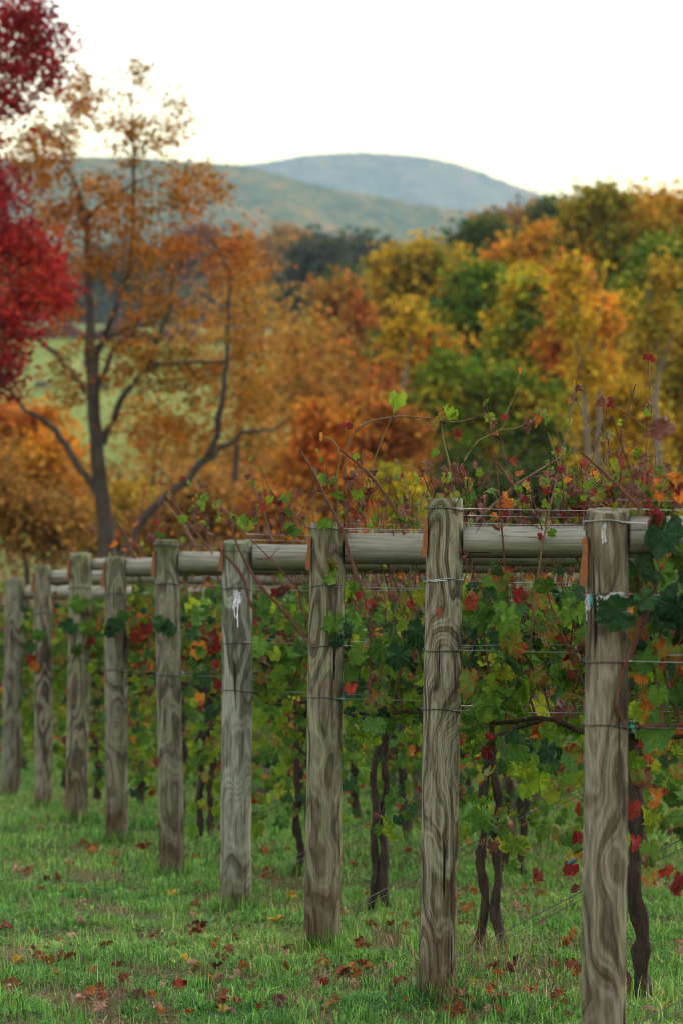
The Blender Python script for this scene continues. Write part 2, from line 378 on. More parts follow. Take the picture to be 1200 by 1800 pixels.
def tree(name, label, ell, d, palette, leaf, nleaf, trunk=None, ncl=120, group=None, cat='tree', bark='bark_grey', spread=.16, depth=None,
         limbs=None, rt=None, shell=.55, base_px=None, per=None, zbase=None, thin=1.0):
    """ell: crown lobes in photograph pixels (cx, cy, rx, ry) at distance d"""
    k = d/F_PX
    cx = base_px if base_px is not None else np.mean([e[0] for e in ell])
    bx = (cx-600)*k; bz = G(bx, d) if zbase is None else zbase
    base = Vector((bx, d, bz-.15))
    top = max((W(e[0], e[1]-e[3], d).z) for e in ell); H = top-bz
    area = np.array([e[2]*e[3] for e in ell], float); cnt = np.maximum(4, (ncl*(1.35 if limbs is None else 1)*area/area.sum())).astype(int)
    T = []
    for e, c in zip(ell, cnt):
        ctr = W(e[0], e[1], d); rx, rz = e[2]*k, e[3]*k; ry = depth if depth else (rx+rz)/2
        u = RS.normal(size=(c, 3)); u /= np.linalg.norm(u, axis=1)[:, None]
        u *= (RS.uniform(0, 1, (c, 1))**shell)*RS.uniform(.75, 1.28, (c, 1))
        T.append(np.array(ctr)+u*np.array([rx, ry, rz]))
    T = np.vstack(T)
    rt = rt or max(.05, H*.013)
    b = MB(); nodes = []; rads = []
    if limbs is None:
        lo = min(e[1]+e[3] for e in ell); tx = trunk if trunk is not None else cx
        tz = W(0, np.mean([e[1] for e in ell]), d).z; hi = W(tx, min(e[1] for e in ell), d)
        pts = []
        for i in range(9):
            s = i/8; pts.append(Vector((bx+(hi.x-bx)*s + .02*H*math.sin(s*5+cx)*s, d+.02*H*math.sin(s*4+cx*.3), bz-.15+(hi.z-bz+.15)*s)))
        limbs_w = [(pts, [rt*(1-.85*i/8) for i in range(9)])]
    else:
        limbs_w = []
        for L in limbs:
            pts = [W(p[0], p[1], d+(p[3] if len(p) > 3 else 0)) for p in L]; rr = [p[2]*k*.82 for p in L]
            # resample with a slight wander
            P2, R2 = [], []
            for i in range(len(pts)-1):
                for s in (0, .33, .66):
                    q = pts[i].lerp(pts[i+1], s); q += Vector(RS.normal(size=3))*min(rr[i], .05)*.35*(0 if (i == 0 and s == 0) else 1)
                    P2.append(q); R2.append(rr[i]+(rr[i+1]-rr[i])*s)
            P2.append(pts[-1]); R2.append(rr[-1]); limbs_w.append((P2, R2))
    zlow = T[:, 2].min()
    for pts, rr in limbs_w:
        b.tube(pts, rr, 8)
        for p, r in zip(pts, rr):
            if limbs is not None or p.z > min(zlow, bz+.35*H): nodes.append(tuple(p)); rads.append(r)
    if not nodes: nodes = [tuple(limbs_w[0][0][-1])]; rads = [rt*.3]
    for p0, m, p1, r0, r1 in grow(nodes, rads, T):
        b.tube([p0, m, p1], [r0*thin, (r0+r1)/2*thin, r1*thin*.8], 4 if r0 > .02 else 3, cap=False)
    root = thing(name, label, cat, base, group)
    link('trunk', b.mesh('trunk', M[bark], off=base), root)
    q = max(4, nleaf//len(T)); mult = RS.uniform(.2, 1.9, len(T))
    C = np.repeat(T, np.maximum(2, (q*mult)).astype(int), axis=0)
    sp = spread*H if per is None else per*(1.35 if limbs is None else 1)
    C = C + RS.normal(size=C.shape)*sp*RS.uniform(.3, 1, (len(C), 1))*np.array([1, 1, .75])
    C = C[C[:, 2] > bz+.1]
    V, Fq = leaf_cloud(C, leaf, .35)
    link('crown', np_mesh('crown', V-np.array(base), Fq, palette), root, kind='stuff')
    return root

PAL = {
 'gold': foliage_mat('leaves_gold', [(.12, .14, .015), (.27, .20, .015), (.45, .26, .015), (.50, .33, .02)], .5),
 'orange': foliage_mat('leaves_orange', [(.20, .15, .018), (.40, .20, .015), (.52, .20, .014), (.52, .14, .014)], .5),
 'rust': foliage_mat('leaves_rust', [(.13, .10, .02), (.26, .13, .02), (.34, .11, .016), (.32, .075, .016)], .5),
 'redor': foliage_mat('leaves_red_orange', [(.26, .16, .02), (.42, .15, .015), (.42, .08, .014)], .6),
 'green': foliage_mat('leaves_green', [(.04, .08, .010), (.07, .13, .010), (.12, .18, .012), (.38, .27, .015)], .6),
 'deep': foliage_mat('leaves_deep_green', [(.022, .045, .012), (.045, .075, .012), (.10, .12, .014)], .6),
 'mix': foliage_mat('leaves_green_gold', [(.06, .11, .012), (.14, .19, .014), (.38, .30, .015), (.50, .26, .015)], .6),
 'olive': foliage_mat('leaves_olive', [(.08, .10, .014), (.17, .16, .016), (.32, .20, .018), (.44, .20, .018)], .5),
 'brown': foliage_mat('leaves_brown', [(.09, .08, .022), (.19, .12, .025), (.30, .14, .03), (.24, .10, .03)], .5),
 'dull': foliage_mat('leaves_dull_green', [(.035, .045, .025), (.055, .065, .03), (.11, .09, .04)], .06),
 'plum': foliage_mat('leaves_plum', [(.09, .045, .035), (.15, .055, .045), (.12, .08, .04)], .1),
 'maple': foliage_mat('leaves_crimson', [(.06, .010, .012), (.14, .010, .014), (.24, .014, .014), (.30, .020, .014), (.32, .045, .014)], .9, .42),
 'oak': foliage_mat('leaves_oak', [(.13, .095, .015), (.27, .13, .015), (.35, .12, .015), (.30, .08, .015)], .7, .35),
 'thin': foliage_mat('leaves_thin', [(.16, .14, .03), (.30, .17, .03), (.38, .15, .03), (.26, .19, .03)], .6, .4),
}
# far wood and hedges behind the pasture
def far_woods():
    C = []; S = []
    for i in range(900):
        y = RS.uniform(620, 1300); x = RS.uniform(-.16, .16)*y
        h = RS.uniform(11, 20); r = RS.uniform(4, 7)
        n = 46; u = RS.normal(size=(n, 3)); u /= np.linalg.norm(u, axis=1)[:, None]; u[:, 2] = np.abs(u[:, 2])
        C.append(np.array([x, y, G(x, y)+h-r*1.3])+u*np.array([r, r, r*1.2]))
    C = np.vstack(C); V, F = leaf_cloud(C, 3.2, .4)
    o = link('distant_woods', np_mesh('distant_woods', V, F, PAL['dull']), kind='stuff')
    tag(o, 'dull green distant woods below the foothill', 'woods')
far_woods()
def hedge(name, label, px0, px1, d, h, n, pal, leaf):
    x0, x1 = (px0-600)*d/F_PX, (px1-600)*d/F_PX
    xs_ = RS.uniform(x0, x1, n); C = np.stack([xs_, d+RS.normal(size=n)*1.2, np.array([G(a, d) for a in xs_])+h*RS.uniform(0, 1, n)**.8*(.7+.3*np.sin(xs_*.6))], 1)
    V, F = leaf_cloud(C, leaf, .4); base = Vector(((x0+x1)/2, d, G((x0+x1)/2, d)))
    tag(link(name, np_mesh(name, V-np.array(base), F, pal), loc=base), label, 'hedge')
hedge('hedge', 'low dark red hedge along the top of the green pasture', 20, 520, 505, 2.6, 2600, PAL['plum'], .8)

BG = 'autumn trees in the wood beyond the vineyard'; FAR = 'far trees around the pasture'
def many(rows, group):
    for r in rows:
        nm, lab, ell, d, pal, leaf, n = r[:7]; kw = r[7] if len(r) > 7 else {}
        tree(nm, lab, ell, d, PAL[pal], leaf, n, group=group, **kw)
far_kw = dict(ncl=70, depth=None, per=1.1)
many([
 ('olive_tree_crown' if 0 else 'broadleaf_tree', 'rounded brown olive tree directly right of the orange oak, below the foothill', [(460, 445, 58, 38), (430, 480, 50, 40)], 420, 'brown', .9, 2600, far_kw),
 ('broadleaf_tree', 'large dull green tree in the middle distance left of the golden tree', [(560, 470, 55, 52), (590, 520, 60, 50), (530, 530, 50, 45)], 330, 'dull', .75, 3800, far_kw),
 ('broadleaf_tree', 'small brownish tree top just left of the dull green tree', [(510, 425, 34, 24), (500, 450, 40, 30)], 520, 'brown', 1.0, 1500, far_kw),
 ('broadleaf_tree', 'dark grey-green tree behind the top left of the golden tree', [(640, 440, 46, 26), (660, 480, 50, 40), (610, 450, 30, 25)], 460, 'dull', .9, 2400, far_kw),
 ('broadleaf_tree', 'plum coloured tree showing through the top of the orange oak', [(350, 425, 50, 30), (330, 460, 50, 34)], 480, 'plum', 1.0, 1900, far_kw),
 ('broadleaf_tree', 'dark green tree behind the trunk of the orange oak', [(220, 470, 60, 45), (270, 510, 50, 36)], 520, 'dull', 1.0, 2200, far_kw),
 ('broadleaf_tree', 'dark rounded tree at the upper right rim of the pasture', [(410, 520, 46, 36), (450, 540, 40, 30)], 470, 'dull', .9, 2000, far_kw),
 ('broadleaf_tree', 'dull tree at the far left rim of the pasture behind the crimson maple', [(90, 480, 60, 45), (40, 500, 60, 50)], 520, 'brown', 1.0, 2200, far_kw),
], FAR)
many([
 ('broadleaf_tree', 'low brown tree on the skyline left of the tall right hand trees', [(900, 398, 48, 26), (940, 386, 34, 20), (870, 410, 40, 22)], 260, 'brown', .5, 3000, dict(ncl=80, per=.7)),
 ('broadleaf_tree', 'dark green tree on the skyline touching the tall right hand trees', [(968, 384, 32, 22), (990, 400, 40, 30)], 230, 'deep', .45, 2400, dict(ncl=70, per=.7)),
 ('cedar_tree', 'dark green cedar rising behind the golden and green trees', [(850, 412, 34, 24), (835, 440, 52, 30), (870, 450, 30, 36)], 180, 'deep', .32, 5200, dict(ncl=110, per=.55)),
 ('broadleaf_tree', 'golden tree with ragged top left of the dark cedar', [(740, 470, 52, 52), (700, 500, 46, 56), (780, 500, 44, 60), (730, 560, 62, 60), (690, 470, 24, 40)], 125, 'gold', .26, 9500, dict(ncl=170, per=.38)),
 ('broadleaf_tree', 'rust gold tree below the dull green tree at picture centre', [(590, 530, 42, 38), (610, 580, 60, 52), (570, 620, 56, 56), (640, 640, 46, 50)], 120, 'rust', .24, 7500, dict(ncl=150, per=.4)),
 ('broadleaf_tree', 'broad bright orange tree left of the tall skyline trees', [(960, 440, 62, 44), (910, 470, 50, 36), (1000, 480, 60, 50), (870, 500, 36, 26)], 118, 'orange', .24, 9000, dict(ncl=160, per=.4)),
 ('broadleaf_tree', 'tall olive and orange tree reaching the skyline at right, sky through its top', [(1060, 350, 30, 24), (1040, 395, 50, 46), (1095, 375, 48, 36), (1060, 460, 70, 60), (1110, 440, 60, 60)], 102, 'olive', .21, 11000, dict(ncl=220, per=.36, trunk=1062, shell=.5)),
 ('broadleaf_tree', 'orange topped tree at the right edge of the skyline', [(1160, 370, 50, 26), (1200, 380, 60, 38), (1170, 430, 60, 50), (1235, 400, 60, 50)], 104, 'orange', .21, 8000, dict(ncl=160, per=.36)),
 ('broadleaf_tree', 'green tree with yellow branch tips beside the golden tree', [(850, 500, 48, 34), (820, 560, 60, 40), (880, 560, 52, 44), (810, 620, 66, 44), (870, 630, 60, 50)], 96, 'green', .20, 12000, dict(ncl=220, per=.32)),
 ('broadleaf_tree', 'yellow and green tree in front of the bright orange tree', [(930, 520, 48, 36), (950, 570, 52, 44), (905, 590, 50, 44), (940, 650, 60, 50)], 88, 'mix', .19, 10000, dict(ncl=180, per=.3)),
 ('broadleaf_tree', 'dark green tree at the right edge below the orange top', [(1170, 480, 50, 52), (1190, 560, 54, 64), (1130, 530, 40, 44), (1230, 520, 50, 70)], 90, 'green', .19, 9500, dict(ncl=170, per=.32, trunk=1158, bark='bark_pale')),
 ('broadleaf_tree', 'narrow red orange tree with a pale trunk', [(1003, 500, 24, 50), (1010, 570, 34, 50), (985, 610, 30, 36), (1040, 600, 36, 40)], 82, 'redor', .18, 4600, dict(ncl=120, per=.28, base_px=1032, trunk=1010, bark='bark_pale', rt=.17)),
 ('broadleaf_tree', 'pale trunked tree with thin golden leaves right of the red orange tree', [(1050, 620, 34, 50), (1062, 700, 36, 40), (1075, 560, 30, 36)], 78, 'gold', .17, 3200, dict(ncl=110, per=.28, base_px=1046, trunk=1058, bark='bark_pale', rt=.12)),
 ('broadleaf_tree', 'small orange tree in front of the golden tree', [(742, 600, 34, 34), (770, 625, 34, 28), (715, 640, 26, 22)], 92, 'orange', .19, 3400, dict(ncl=80, per=.3)),
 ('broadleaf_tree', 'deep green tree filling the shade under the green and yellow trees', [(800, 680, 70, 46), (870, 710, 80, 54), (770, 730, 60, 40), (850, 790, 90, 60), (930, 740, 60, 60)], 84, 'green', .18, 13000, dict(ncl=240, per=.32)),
 ('broadleaf_tree', 'golden tree low at right among the pale trunks', [(1090, 700, 50, 42), (1060, 750, 46, 40), (1110, 790, 60, 50), (1070, 830, 60, 46), (1120, 730, 44, 40)], 70, 'gold', .16, 7500, dict(ncl=150, per=.26)),
 ('broadleaf_tree', 'olive tree at the right edge with a straight pale trunk', [(1170, 680, 50, 60), (1200, 620, 50, 60), (1160, 780, 60, 60), (1210, 820, 60, 80)], 72, 'olive', .16, 8000, dict(ncl=160, per=.28, base_px=1165, trunk=1152, bark='bark_pale', rt=.17)),
 ('broadleaf_tree', 'dark green tree at centre below the rust gold tree', [(690, 620, 34, 40), (670, 690, 44, 36), (720, 690, 44, 34)], 98, 'deep', .2, 4200, dict(ncl=90, per=.34)),
 ('broadleaf_tree', 'rust brown tree above the rail between the second and third posts', [(650, 740, 56, 50), (700, 760, 50, 46), (620, 800, 60, 60), (690, 830, 60, 50)], 70, 'rust', .16, 8000, dict(ncl=150, per=.28)),
 ('broadleaf_tree', 'reddish tree left of the rust brown tree with drooping boughs', [(575, 740, 40, 40), (550, 820, 50, 60), (600, 870, 60, 50), (520, 880, 46, 46)], 62, 'redor', .15, 6500, dict(ncl=130, per=.24)),
 ('broadleaf_tree', 'thin orange tree over the right part of the pasture', [(520, 600, 50, 60), (550, 680, 50, 60), (490, 700, 46, 60)], 76, 'thin', .13, 2200, dict(ncl=140, per=.34)),
 ('broadleaf_tree', 'sparse tree with scattered orange leaves right of the big oak', [(450, 540, 46, 80), (410, 680, 56, 80), (350, 600, 46, 70), (460, 740, 50, 70)], 58, 'thin', .09, 2200, dict(ncl=170, per=.3)),
 ('broadleaf_tree', 'dark green bushy tree low behind the fork of the oak limb', [(440, 800, 46, 38), (480, 840, 46, 40)], 96, 'deep', .2, 2600, dict(ncl=60, per=.36)),
 ('sapling', 'yellow green sapling above the rail between the third and second posts', [(690, 850, 26, 24), (725, 885, 26, 24), (700, 915, 40, 26)], 44, 'mix', .09, 1500, dict(ncl=60, per=.13)),
 ('sapling', 'brownish leafy sapling behind the fifth and fourth posts', [(350, 880, 60, 50), (420, 900, 50, 46), (300, 920, 60, 40)], 52, 'brown', .11, 3200, dict(ncl=110, per=.24)),
 ('sapling', 'rusty sapling low beside the fourth post', [(470, 890, 46, 40), (500, 930, 50, 36)], 50, 'rust', .11, 2200, dict(ncl=80, per=.22)),
 ('sapling', 'yellow orange sapling at lower left before the pasture', [(100, 790, 50, 40), (60, 830, 50, 50), (120, 850, 40, 46)], 66, 'orange', .12, 3200, dict(ncl=120, per=.26)),
 ('sapling', 'red orange shrub top at the far left below the maple', [(80, 735, 32, 20), (30, 750, 50, 30), (20, 800, 50, 50)], 72, 'redor', .15, 2600, dict(ncl=70, per=.24)),
 ('sapling', 'brown leafy thicket sapling at the lower left corner of the trees', [(40, 920, 70, 60), (-20, 860, 60, 60), (110, 940, 60, 44)], 50, 'brown', .11, 4600, dict(ncl=120, per=.24)),
 ('sapling', 'orange brown sapling behind the seventh and sixth posts', [(230, 900, 50, 50), (180, 930, 50, 40), (270, 950, 50, 30)], 56, 'olive', .12, 3200, dict(ncl=100, per=.24)),
 ('sapling', 'thin gold leaved sapling rising before the pasture left of centre', [(260, 760, 46, 60), (310, 800, 40, 60), (230, 700, 30, 40)], 62, 'thin', .10, 900, dict(ncl=110, per=.3)),
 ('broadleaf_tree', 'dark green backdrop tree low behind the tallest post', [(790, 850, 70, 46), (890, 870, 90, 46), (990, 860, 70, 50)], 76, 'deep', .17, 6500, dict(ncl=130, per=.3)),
 ('broadleaf_tree', 'olive brown tree low behind the nearest post', [(1100, 880, 90, 44), (1180, 890, 70, 50)], 66, 'olive', .15, 4500, dict(ncl=110, per=.28)),
], BG)
def mass(name, label, spots, leaf, n, pal, cat='undergrowth'):
    C = []
    for (cx, cy, rx, ry, d) in spots:
        k = d/F_PX; m = int(n*rx*ry/sum(e[2]*e[3] for e in spots)); kk = max(3, m//14)
        c = np.array(W(cx, cy, d))+RS.normal(size=(kk, 3))*np.array([rx*k*.55, rx*k*.5, ry*k*.55])
        C.append(np.repeat(c, 14, axis=0)+RS.normal(size=(kk*14, 3))*leaf*1.7)
    C = np.vstack(C); C = C[C[:, 2] > gz(C[:, 0], C[:, 1])+.05]; V, F = leaf_cloud(C, leaf, .4)
    tag(link(name, np_mesh(name, V, F, PAL[pal]), kind='stuff'), label, cat)
mass('undergrowth', 'rust and ochre undergrowth filling the wood at picture centre', [(600, 700, 90, 90, 88), (550, 640, 60, 80, 92), (580, 840, 100, 80, 80), (680, 800, 110, 90, 86), (640, 600, 60, 60, 126), (740, 860, 80, 60, 84)], .19, 12000, 'rust')
mass('undergrowth', 'green and gold undergrowth filling the wood at right', [(1000, 720, 120, 120, 94), (1120, 640, 120, 120, 98), (900, 660, 90, 90, 100), (1150, 820, 120, 80, 88), (1180, 560, 90, 90, 106), (1040, 560, 90, 70, 112)], .2, 14000, 'mix')
mass('undergrowth', 'olive undergrowth between the tall trees at right', [(1080, 500, 120, 80, 120), (960, 520, 100, 70, 124), (1100, 760, 120, 120, 92), (1000, 640, 60, 60, 110), (1180, 700, 90, 120, 92)], .22, 12000, 'olive')
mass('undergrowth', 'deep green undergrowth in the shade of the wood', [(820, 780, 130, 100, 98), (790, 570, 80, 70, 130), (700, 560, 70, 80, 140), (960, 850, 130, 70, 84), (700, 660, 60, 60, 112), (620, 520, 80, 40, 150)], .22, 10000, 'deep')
mass('thicket', 'brown leafy thicket behind the farther posts at left', [(60, 900, 110, 70, 66), (180, 900, 80, 60, 70), (330, 900, 110, 60, 66), (450, 890, 90, 70, 66), (250, 950, 200, 40, 60)], .13, 11000, 'brown', 'thicket')
mass('thicket', 'ochre and orange thicket below the pasture at left', [(90, 830, 110, 70, 74), (300, 860, 110, 60, 74), (420, 850, 80, 70, 74), (190, 930, 140, 50, 64), (20, 760, 60, 50, 78)], .12, 7500, 'rust', 'thicket')
mass('thicket', 'thin scattered orange twigs of leaves before the pasture', [(330, 760, 110, 80, 70), (470, 640, 70, 120, 72), (400, 560, 90, 80, 70)], .09, 1500, 'thin', 'thicket')
TR = [('slender pale trunked tree with a thin golden crown between the tallest and nearest posts', 64, 'gold', [(1010, 560, 30, 40), (1030, 640, 30, 40), (1000, 480, 26, 40)], [[(1036, 905, 6.5), (1033, 800, 6), (1024, 700, 5.5), (1014, 600, 5), (1008, 520, 3.5), (1004, 450, 2)], [(1020, 650, 3), (1040, 590, 2.4), (1052, 540, 1.5)]]),
      ('second slender grey trunked tree just right of the first', 66, 'orange', [(1062, 560, 30, 44), (1050, 640, 28, 30)], [[(1050, 905, 5), (1048, 800, 4.8), (1052, 700, 4.2), (1060, 600, 3.4), (1062, 520, 2)], [(1054, 680, 2.4), (1076, 620, 1.6), (1084, 580, 1.2)]]),
      ('straight grey trunked tree with olive leaves near the right edge', 62, 'olive', [(1150, 560, 34, 44), (1170, 480, 30, 40), (1130, 640, 26, 26)], [[(1160, 905, 6.5), (1156, 800, 6), (1152, 700, 5.4), (1156, 620, 4.6), (1140, 540, 3.2), (1146, 470, 2)], [(1155, 660, 3), (1176, 600, 2.4), (1180, 540, 1.6)]])]
for lab, d_, pl, el, lm in TR:
    tree('slender_tree', lab, el, d_, PAL[pl], .13, 1500, ncl=110, per=.26, group=BG, limbs=lm, bark='bark_pale', thin=.7)
tree('slender_tree', 'slender bare trunk leaning behind the rust trees at centre', [(720, 560, 30, 40), (700, 600, 30, 30)], 78, PAL['gold'], .14, 900, ncl=60, per=.26, group=BG, limbs=[[(726, 880, 5), (718, 780, 5), (708, 700, 4.5), (716, 620, 3.6), (722, 540, 2)]], bark='bark_pale', thin=.7)
# sparse orange oak with the traced limbs
tree('oak_tree', 'tall sparse orange leaved tree with dark forking trunk and long lower limb', [(150, 170, 46, 60), (100, 250, 75, 60), (230, 240, 44, 90), (300, 220, 32, 62), (330, 330, 66, 60), (200, 350, 110, 70), (100, 380, 70, 60), (390, 340, 36, 34), (290, 430, 110, 60), (170, 460, 90, 50),
      (420, 470, 60, 80), (300, 540, 100, 60), (110, 540, 60, 50), (430, 600, 50, 70), (340, 660, 60, 50), (250, 640, 110, 80), (320, 750, 120, 70), (440, 690, 60, 90), (120, 660, 50, 60), (245, 125, 26, 30), (60, 290, 70, 60)], 46, PAL['oak'], .064, 19000, ncl=1150, per=.155, depth=1.1, cat='tree', thin=.5,
     limbs=[[(192, 990, 21), (182, 900, 18), (172, 800, 16), (164, 700, 14.5), (158, 620, 12), (157, 540, 9), (155, 460, 8), (153, 390, 6.5), (138, 340, 5), (112, 285, 3.5), (105, 220, 2)],
            [(153, 395, 5), (170, 366, 4), (196, 348, 3), (240, 320, 2), (290, 300, 1.5)],
            [(166, 700, 9, .2), (172, 620, 7, .4), (196, 560, 6, .5), (226, 480, 5, .5), (236, 400, 4.5, .5), (235, 300, 3.5, .4), (232, 200, 2, .3)],
            [(168, 690, 6), (200, 612, 5), (240, 585, 5), (268, 590, 4), (276, 610, 3)],
            [(160, 625, 6), (185, 600, 5), (225, 576, 4), (262, 572, 3)],
            [(182, 780, 9, -.2), (198, 735, 8, -.3), (222, 690, 7, -.4), (245, 655, 6, -.4), (266, 640, 5, -.4), (276, 600, 4, -.3), (300, 540, 3, -.2), (310, 450, 2, 0)],
            [(262, 642, 4.5, -.4), (320, 640, 4, -.5), (400, 636, 3, -.6)],
            [(150, 690, 6), (126, 650, 5.5), (100, 622, 5), (70, 598, 4)],
            [(176, 872, 8), (140, 820, 8), (105, 768, 7.5), (70, 735, 6), (38, 714, 4), (10, 680, 2)],
            [(215, 985, 9, -.5), (235, 935, 9, -.5), (275, 885, 9, -.6), (330, 845, 8.5, -.6), (368, 795, 8, -.6), (386, 755, 7, -.6), (392, 700, 6, -.6), (400, 640, 5, -.5), (402, 560, 4, -.4), (405, 480, 3, -.3), (370, 420, 2, 0)],
            [(345, 822, 6, -.6), (390, 788, 6, -.6), (428, 760, 4.5, -.6), (480, 756, 3, -.6), (520, 730, 1.5, -.6)]], base_px=192)
# crimson maple at the left edge
tree('maple_tree', 'crimson red maple filling the left edge of the picture', [(-60, 70, 110, 90), (40, 40, 78, 60), (60, 110, 66, 62), (10, 170, 60, 50), (-60, 300, 90, 90), (-10, 330, 50, 60), (0, 420, 90, 60), (70, 450, 50, 44), (60, 520, 74, 50), (95, 500, 44, 46), (20, 580, 66, 56), (-10, 650, 56, 60), (-90, 500, 90, 140)],
     38, PAL['maple'], .064, 20000, ncl=1100, per=.11, depth=1.3, base_px=-110, trunk=-100, rt=.2)

# ------------------------------------------------------------------ cows on the pasture
def cow(px, d, side, label):
    x = (px-600)*d/F_PX; z = G(x, d); base = Vector((x, d, z))
    root = thing('cow', label, 'cow', base, 'dark cows on the pasture')
    black = bpy.data.materials.get('cow_hide') or simple('cow_hide', (.02, .022, .03), .6)
    b = MB(); R = Matrix.Rotation(0 if side else math.pi/2, 4, 'Z')
    b.tube([R@Vector(p) for p in ((-.85, 0, 1.0), (-.75, 0, 1.02), (-.4, 0, 1.0), (.1, 0, .98), (.6, 0, 1.05), (.8, 0, 1.15), (1.05, 0, 1.05), (1.2, 0, .8), (1.38, 0, .45), (1.48, 0, .28))], [.12, .3, .37, .4, .36, .24, .17, .15, .13, .07], 10)
    link('body', b.mesh('body', black), root)
    for sx in (-.7, .6):
        for sy in (-.18, .18):
            l = MB(); l.tube([R@Vector(p) for p in ((sx, sy, .9), (sx+.03, sy, .5), (sx, sy, 0))], [.12, .07, .06], 6); link('leg', l.mesh('leg', black), root)
    l = MB(); l.tube([R@Vector(p) for p in ((-.9, 0, 1.1), (-.98, 0, .8), (-.95, 0, .4))], [.03, .02, .04], 5); link('tail', l.mesh('tail', black), root)
cow(72, 400, True, 'dark cow standing side on at the left of the pasture')
cow(181, 402, False, 'dark cow seen end on just right of the oak trunk')
cow(149, 440, False, 'small dark cow end on just left of the oak trunk')

# ------------------------------------------------------------------ vineyard posts
# (px of base, px of top, py of top, diameter px near the middle, material, tilt of the cut)
ROWD = [9.22, 11.24, 13.26, 15.3, 17.3, 19.3, 21.36, 23.4, 25.4, 27.4, 29.4, 31.5, 33.6, 35.8, 38.5]
POSTS = [(1060, 1067, 897, 77, 0, .13), (767, 782, 876, 65, 1, 0), (566, 576, 919, 62, 2, 0), (414, 418, 952, 53, 3, .13), (303, 293, 949, 43, 4, 0.03),
         (206, 203, 979, 39, 4, 0), (134, 143, 973, 39, 2, .1), (77, 75, 993, 31, 0, 0), (18, 28, 1016, 34, 4, 0)]
PDESC = ['the nearest post at the right', 'the tallest post', 'the post with leaves on its face', 'the silvery post', 'the fifth post from the right', 'the sixth post from the right',
         'the third post from the left', 'the narrow second post from the left', 'the leftmost post', 'the first hidden row behind', 'the second hidden row behind', 'the third hidden row behind', 'the fourth hidden row behind', 'the fifth hidden row behind', 'the farthest hidden row']
PLAB = ['thick grey post at right wrapped in frayed white twine, nearest of the line', 'tallest weathered post with swirling dark grain and a rust spot', 'grey green post with curled green vine leaves hanging on its face',
        'pale silvery post with a small white tuft stuck to its wire', 'grey post with a dry grass wisp at its foot, fifth from the right', 'grey post darkened below overhanging leaves, sixth from the right',
        'pale post half hidden by green vine leaves, third from the left', 'narrow post beside a red leaf cluster, second from the left', 'leftmost post of the line, cut by the picture edge']
def post_axis(i):
    bx, tx, ty, dia, mi, tilt = POSTS[i]; d = ROWD[i]
    x0 = (bx-600)*d/F_PX; z0 = G(x0, d); t = W(tx, ty, d)
    return Vector((x0, d, z0)), t, dia*d/F_PX/2
def post_mesh(H, lean, r, tilt, mat, seed, grooves=1):
    rnd = random.Random(seed); n, m = 72, 70; V = []; Fc = []
    gr = [(rnd.uniform(-.3, 1.0) if seed != 1 else .62, rnd.uniform(0, .4) if seed != 1 else .0, rnd.uniform(.7, 1.0) if seed != 1 else .4, rnd.uniform(.004, .009)) for _ in range(grooves+1)]
    ph = [rnd.uniform(0, 6) for _ in range(4)]
    for j in range(m+1):
        z = -.25 + (H+.25)*j/m; s = z/H
        for k in range(n):
            a = 2*math.pi*k/n
            ca, sa = math.cos(a), math.sin(a)
            rr = r*(1.03-.05*s) + r*.05*mnoise.noise(Vector((ca*1.1+seed*7, sa*1.1, z*1.3))) + r*.022*mnoise.noise(Vector((ca*5+seed*3, sa*5, z*.9)))
            for (ga, z0, z1, dep) in gr:                         # drying crack, facing the viewer's side (-Y)
                g = -math.pi/2 + ga + .06*math.sin(z*5+ph[0])
                da = (a-g+math.pi) % (2*math.pi)-math.pi
                if abs(da) < .075 and z0*H < z < z1*H: rr -= dep*(1-abs(da)/.075)
            zz = z
            if j == m: rr -= .004
            if j == m: zz = z + tilt*sa*r + .004*mnoise.noise(Vector((ca*4, sa*4, seed)))
            V.append((lean[0]*s+rr*ca, lean[1]*s+rr*sa, zz))
    for j in range(m):
        for k in range(n):
            k2 = (k+1) % n; Fc.append((j*n+k, j*n+k2, (j+1)*n+k2, (j+1)*n+k))
    # slightly dished end grain
    b0 = m*n; c = len(V); 
    for q, (fr, dz) in enumerate(((.8, -.002), (.45, -.004))):
        for k in range(n):
            x, y, z = V[b0+k]; V.append((lean[0]+(x-lean[0])*fr, lean[1]+(y-lean[1])*fr, H+(z-H)*fr+dz))
    V.append((lean[0], lean[1], H-.005))
    for k in range(n):
        k2 = (k+1) % n
        Fc.append((b0+k, b0+k2, c+k2, c+k)); Fc.append((c+k, c+k2, c+n+k2, c+n+k)); Fc.append((c+n+k, c+n+k2, len(V)-1))
    me = bpy.data.meshes.new('shaft'); me.from_pydata(V, [], Fc); me.materials.append(mat)
    me.polygons.foreach_set('use_smooth', [i < m*n for i in range(len(Fc))]); me.update(); return me
def wire_loop(root, base, ax, top, r, h, H, wire='dark_wire', rad=.0022, tail=None):
    """wire wound round the post at height h"""
    s = h/H; c = Vector((ax.x*s, ax.y*s, h)); b = MB(); pts = []
    for k in range(25):
        a = 2*math.pi*k/24; pts.append(c+Vector((math.cos(a)*(r*1.045), math.sin(a)*(r*1.045), .006*math.sin(a*1+h*9)+.003*math.sin(3*a))))
    b.tube(pts, rad, 5)
    pts = []
    for k in range(9):                                          # the loop's end twisted on itself at the left side
        a = k*1.3; pts.append(c+Vector((-r*1.06-.004*math.cos(a), -.01+.003*k, .006*math.sin(a))))
    b.tube(pts, rad*.9, 4)
    link('wire_loop', b.mesh('wire_loop', M[wire]), root)
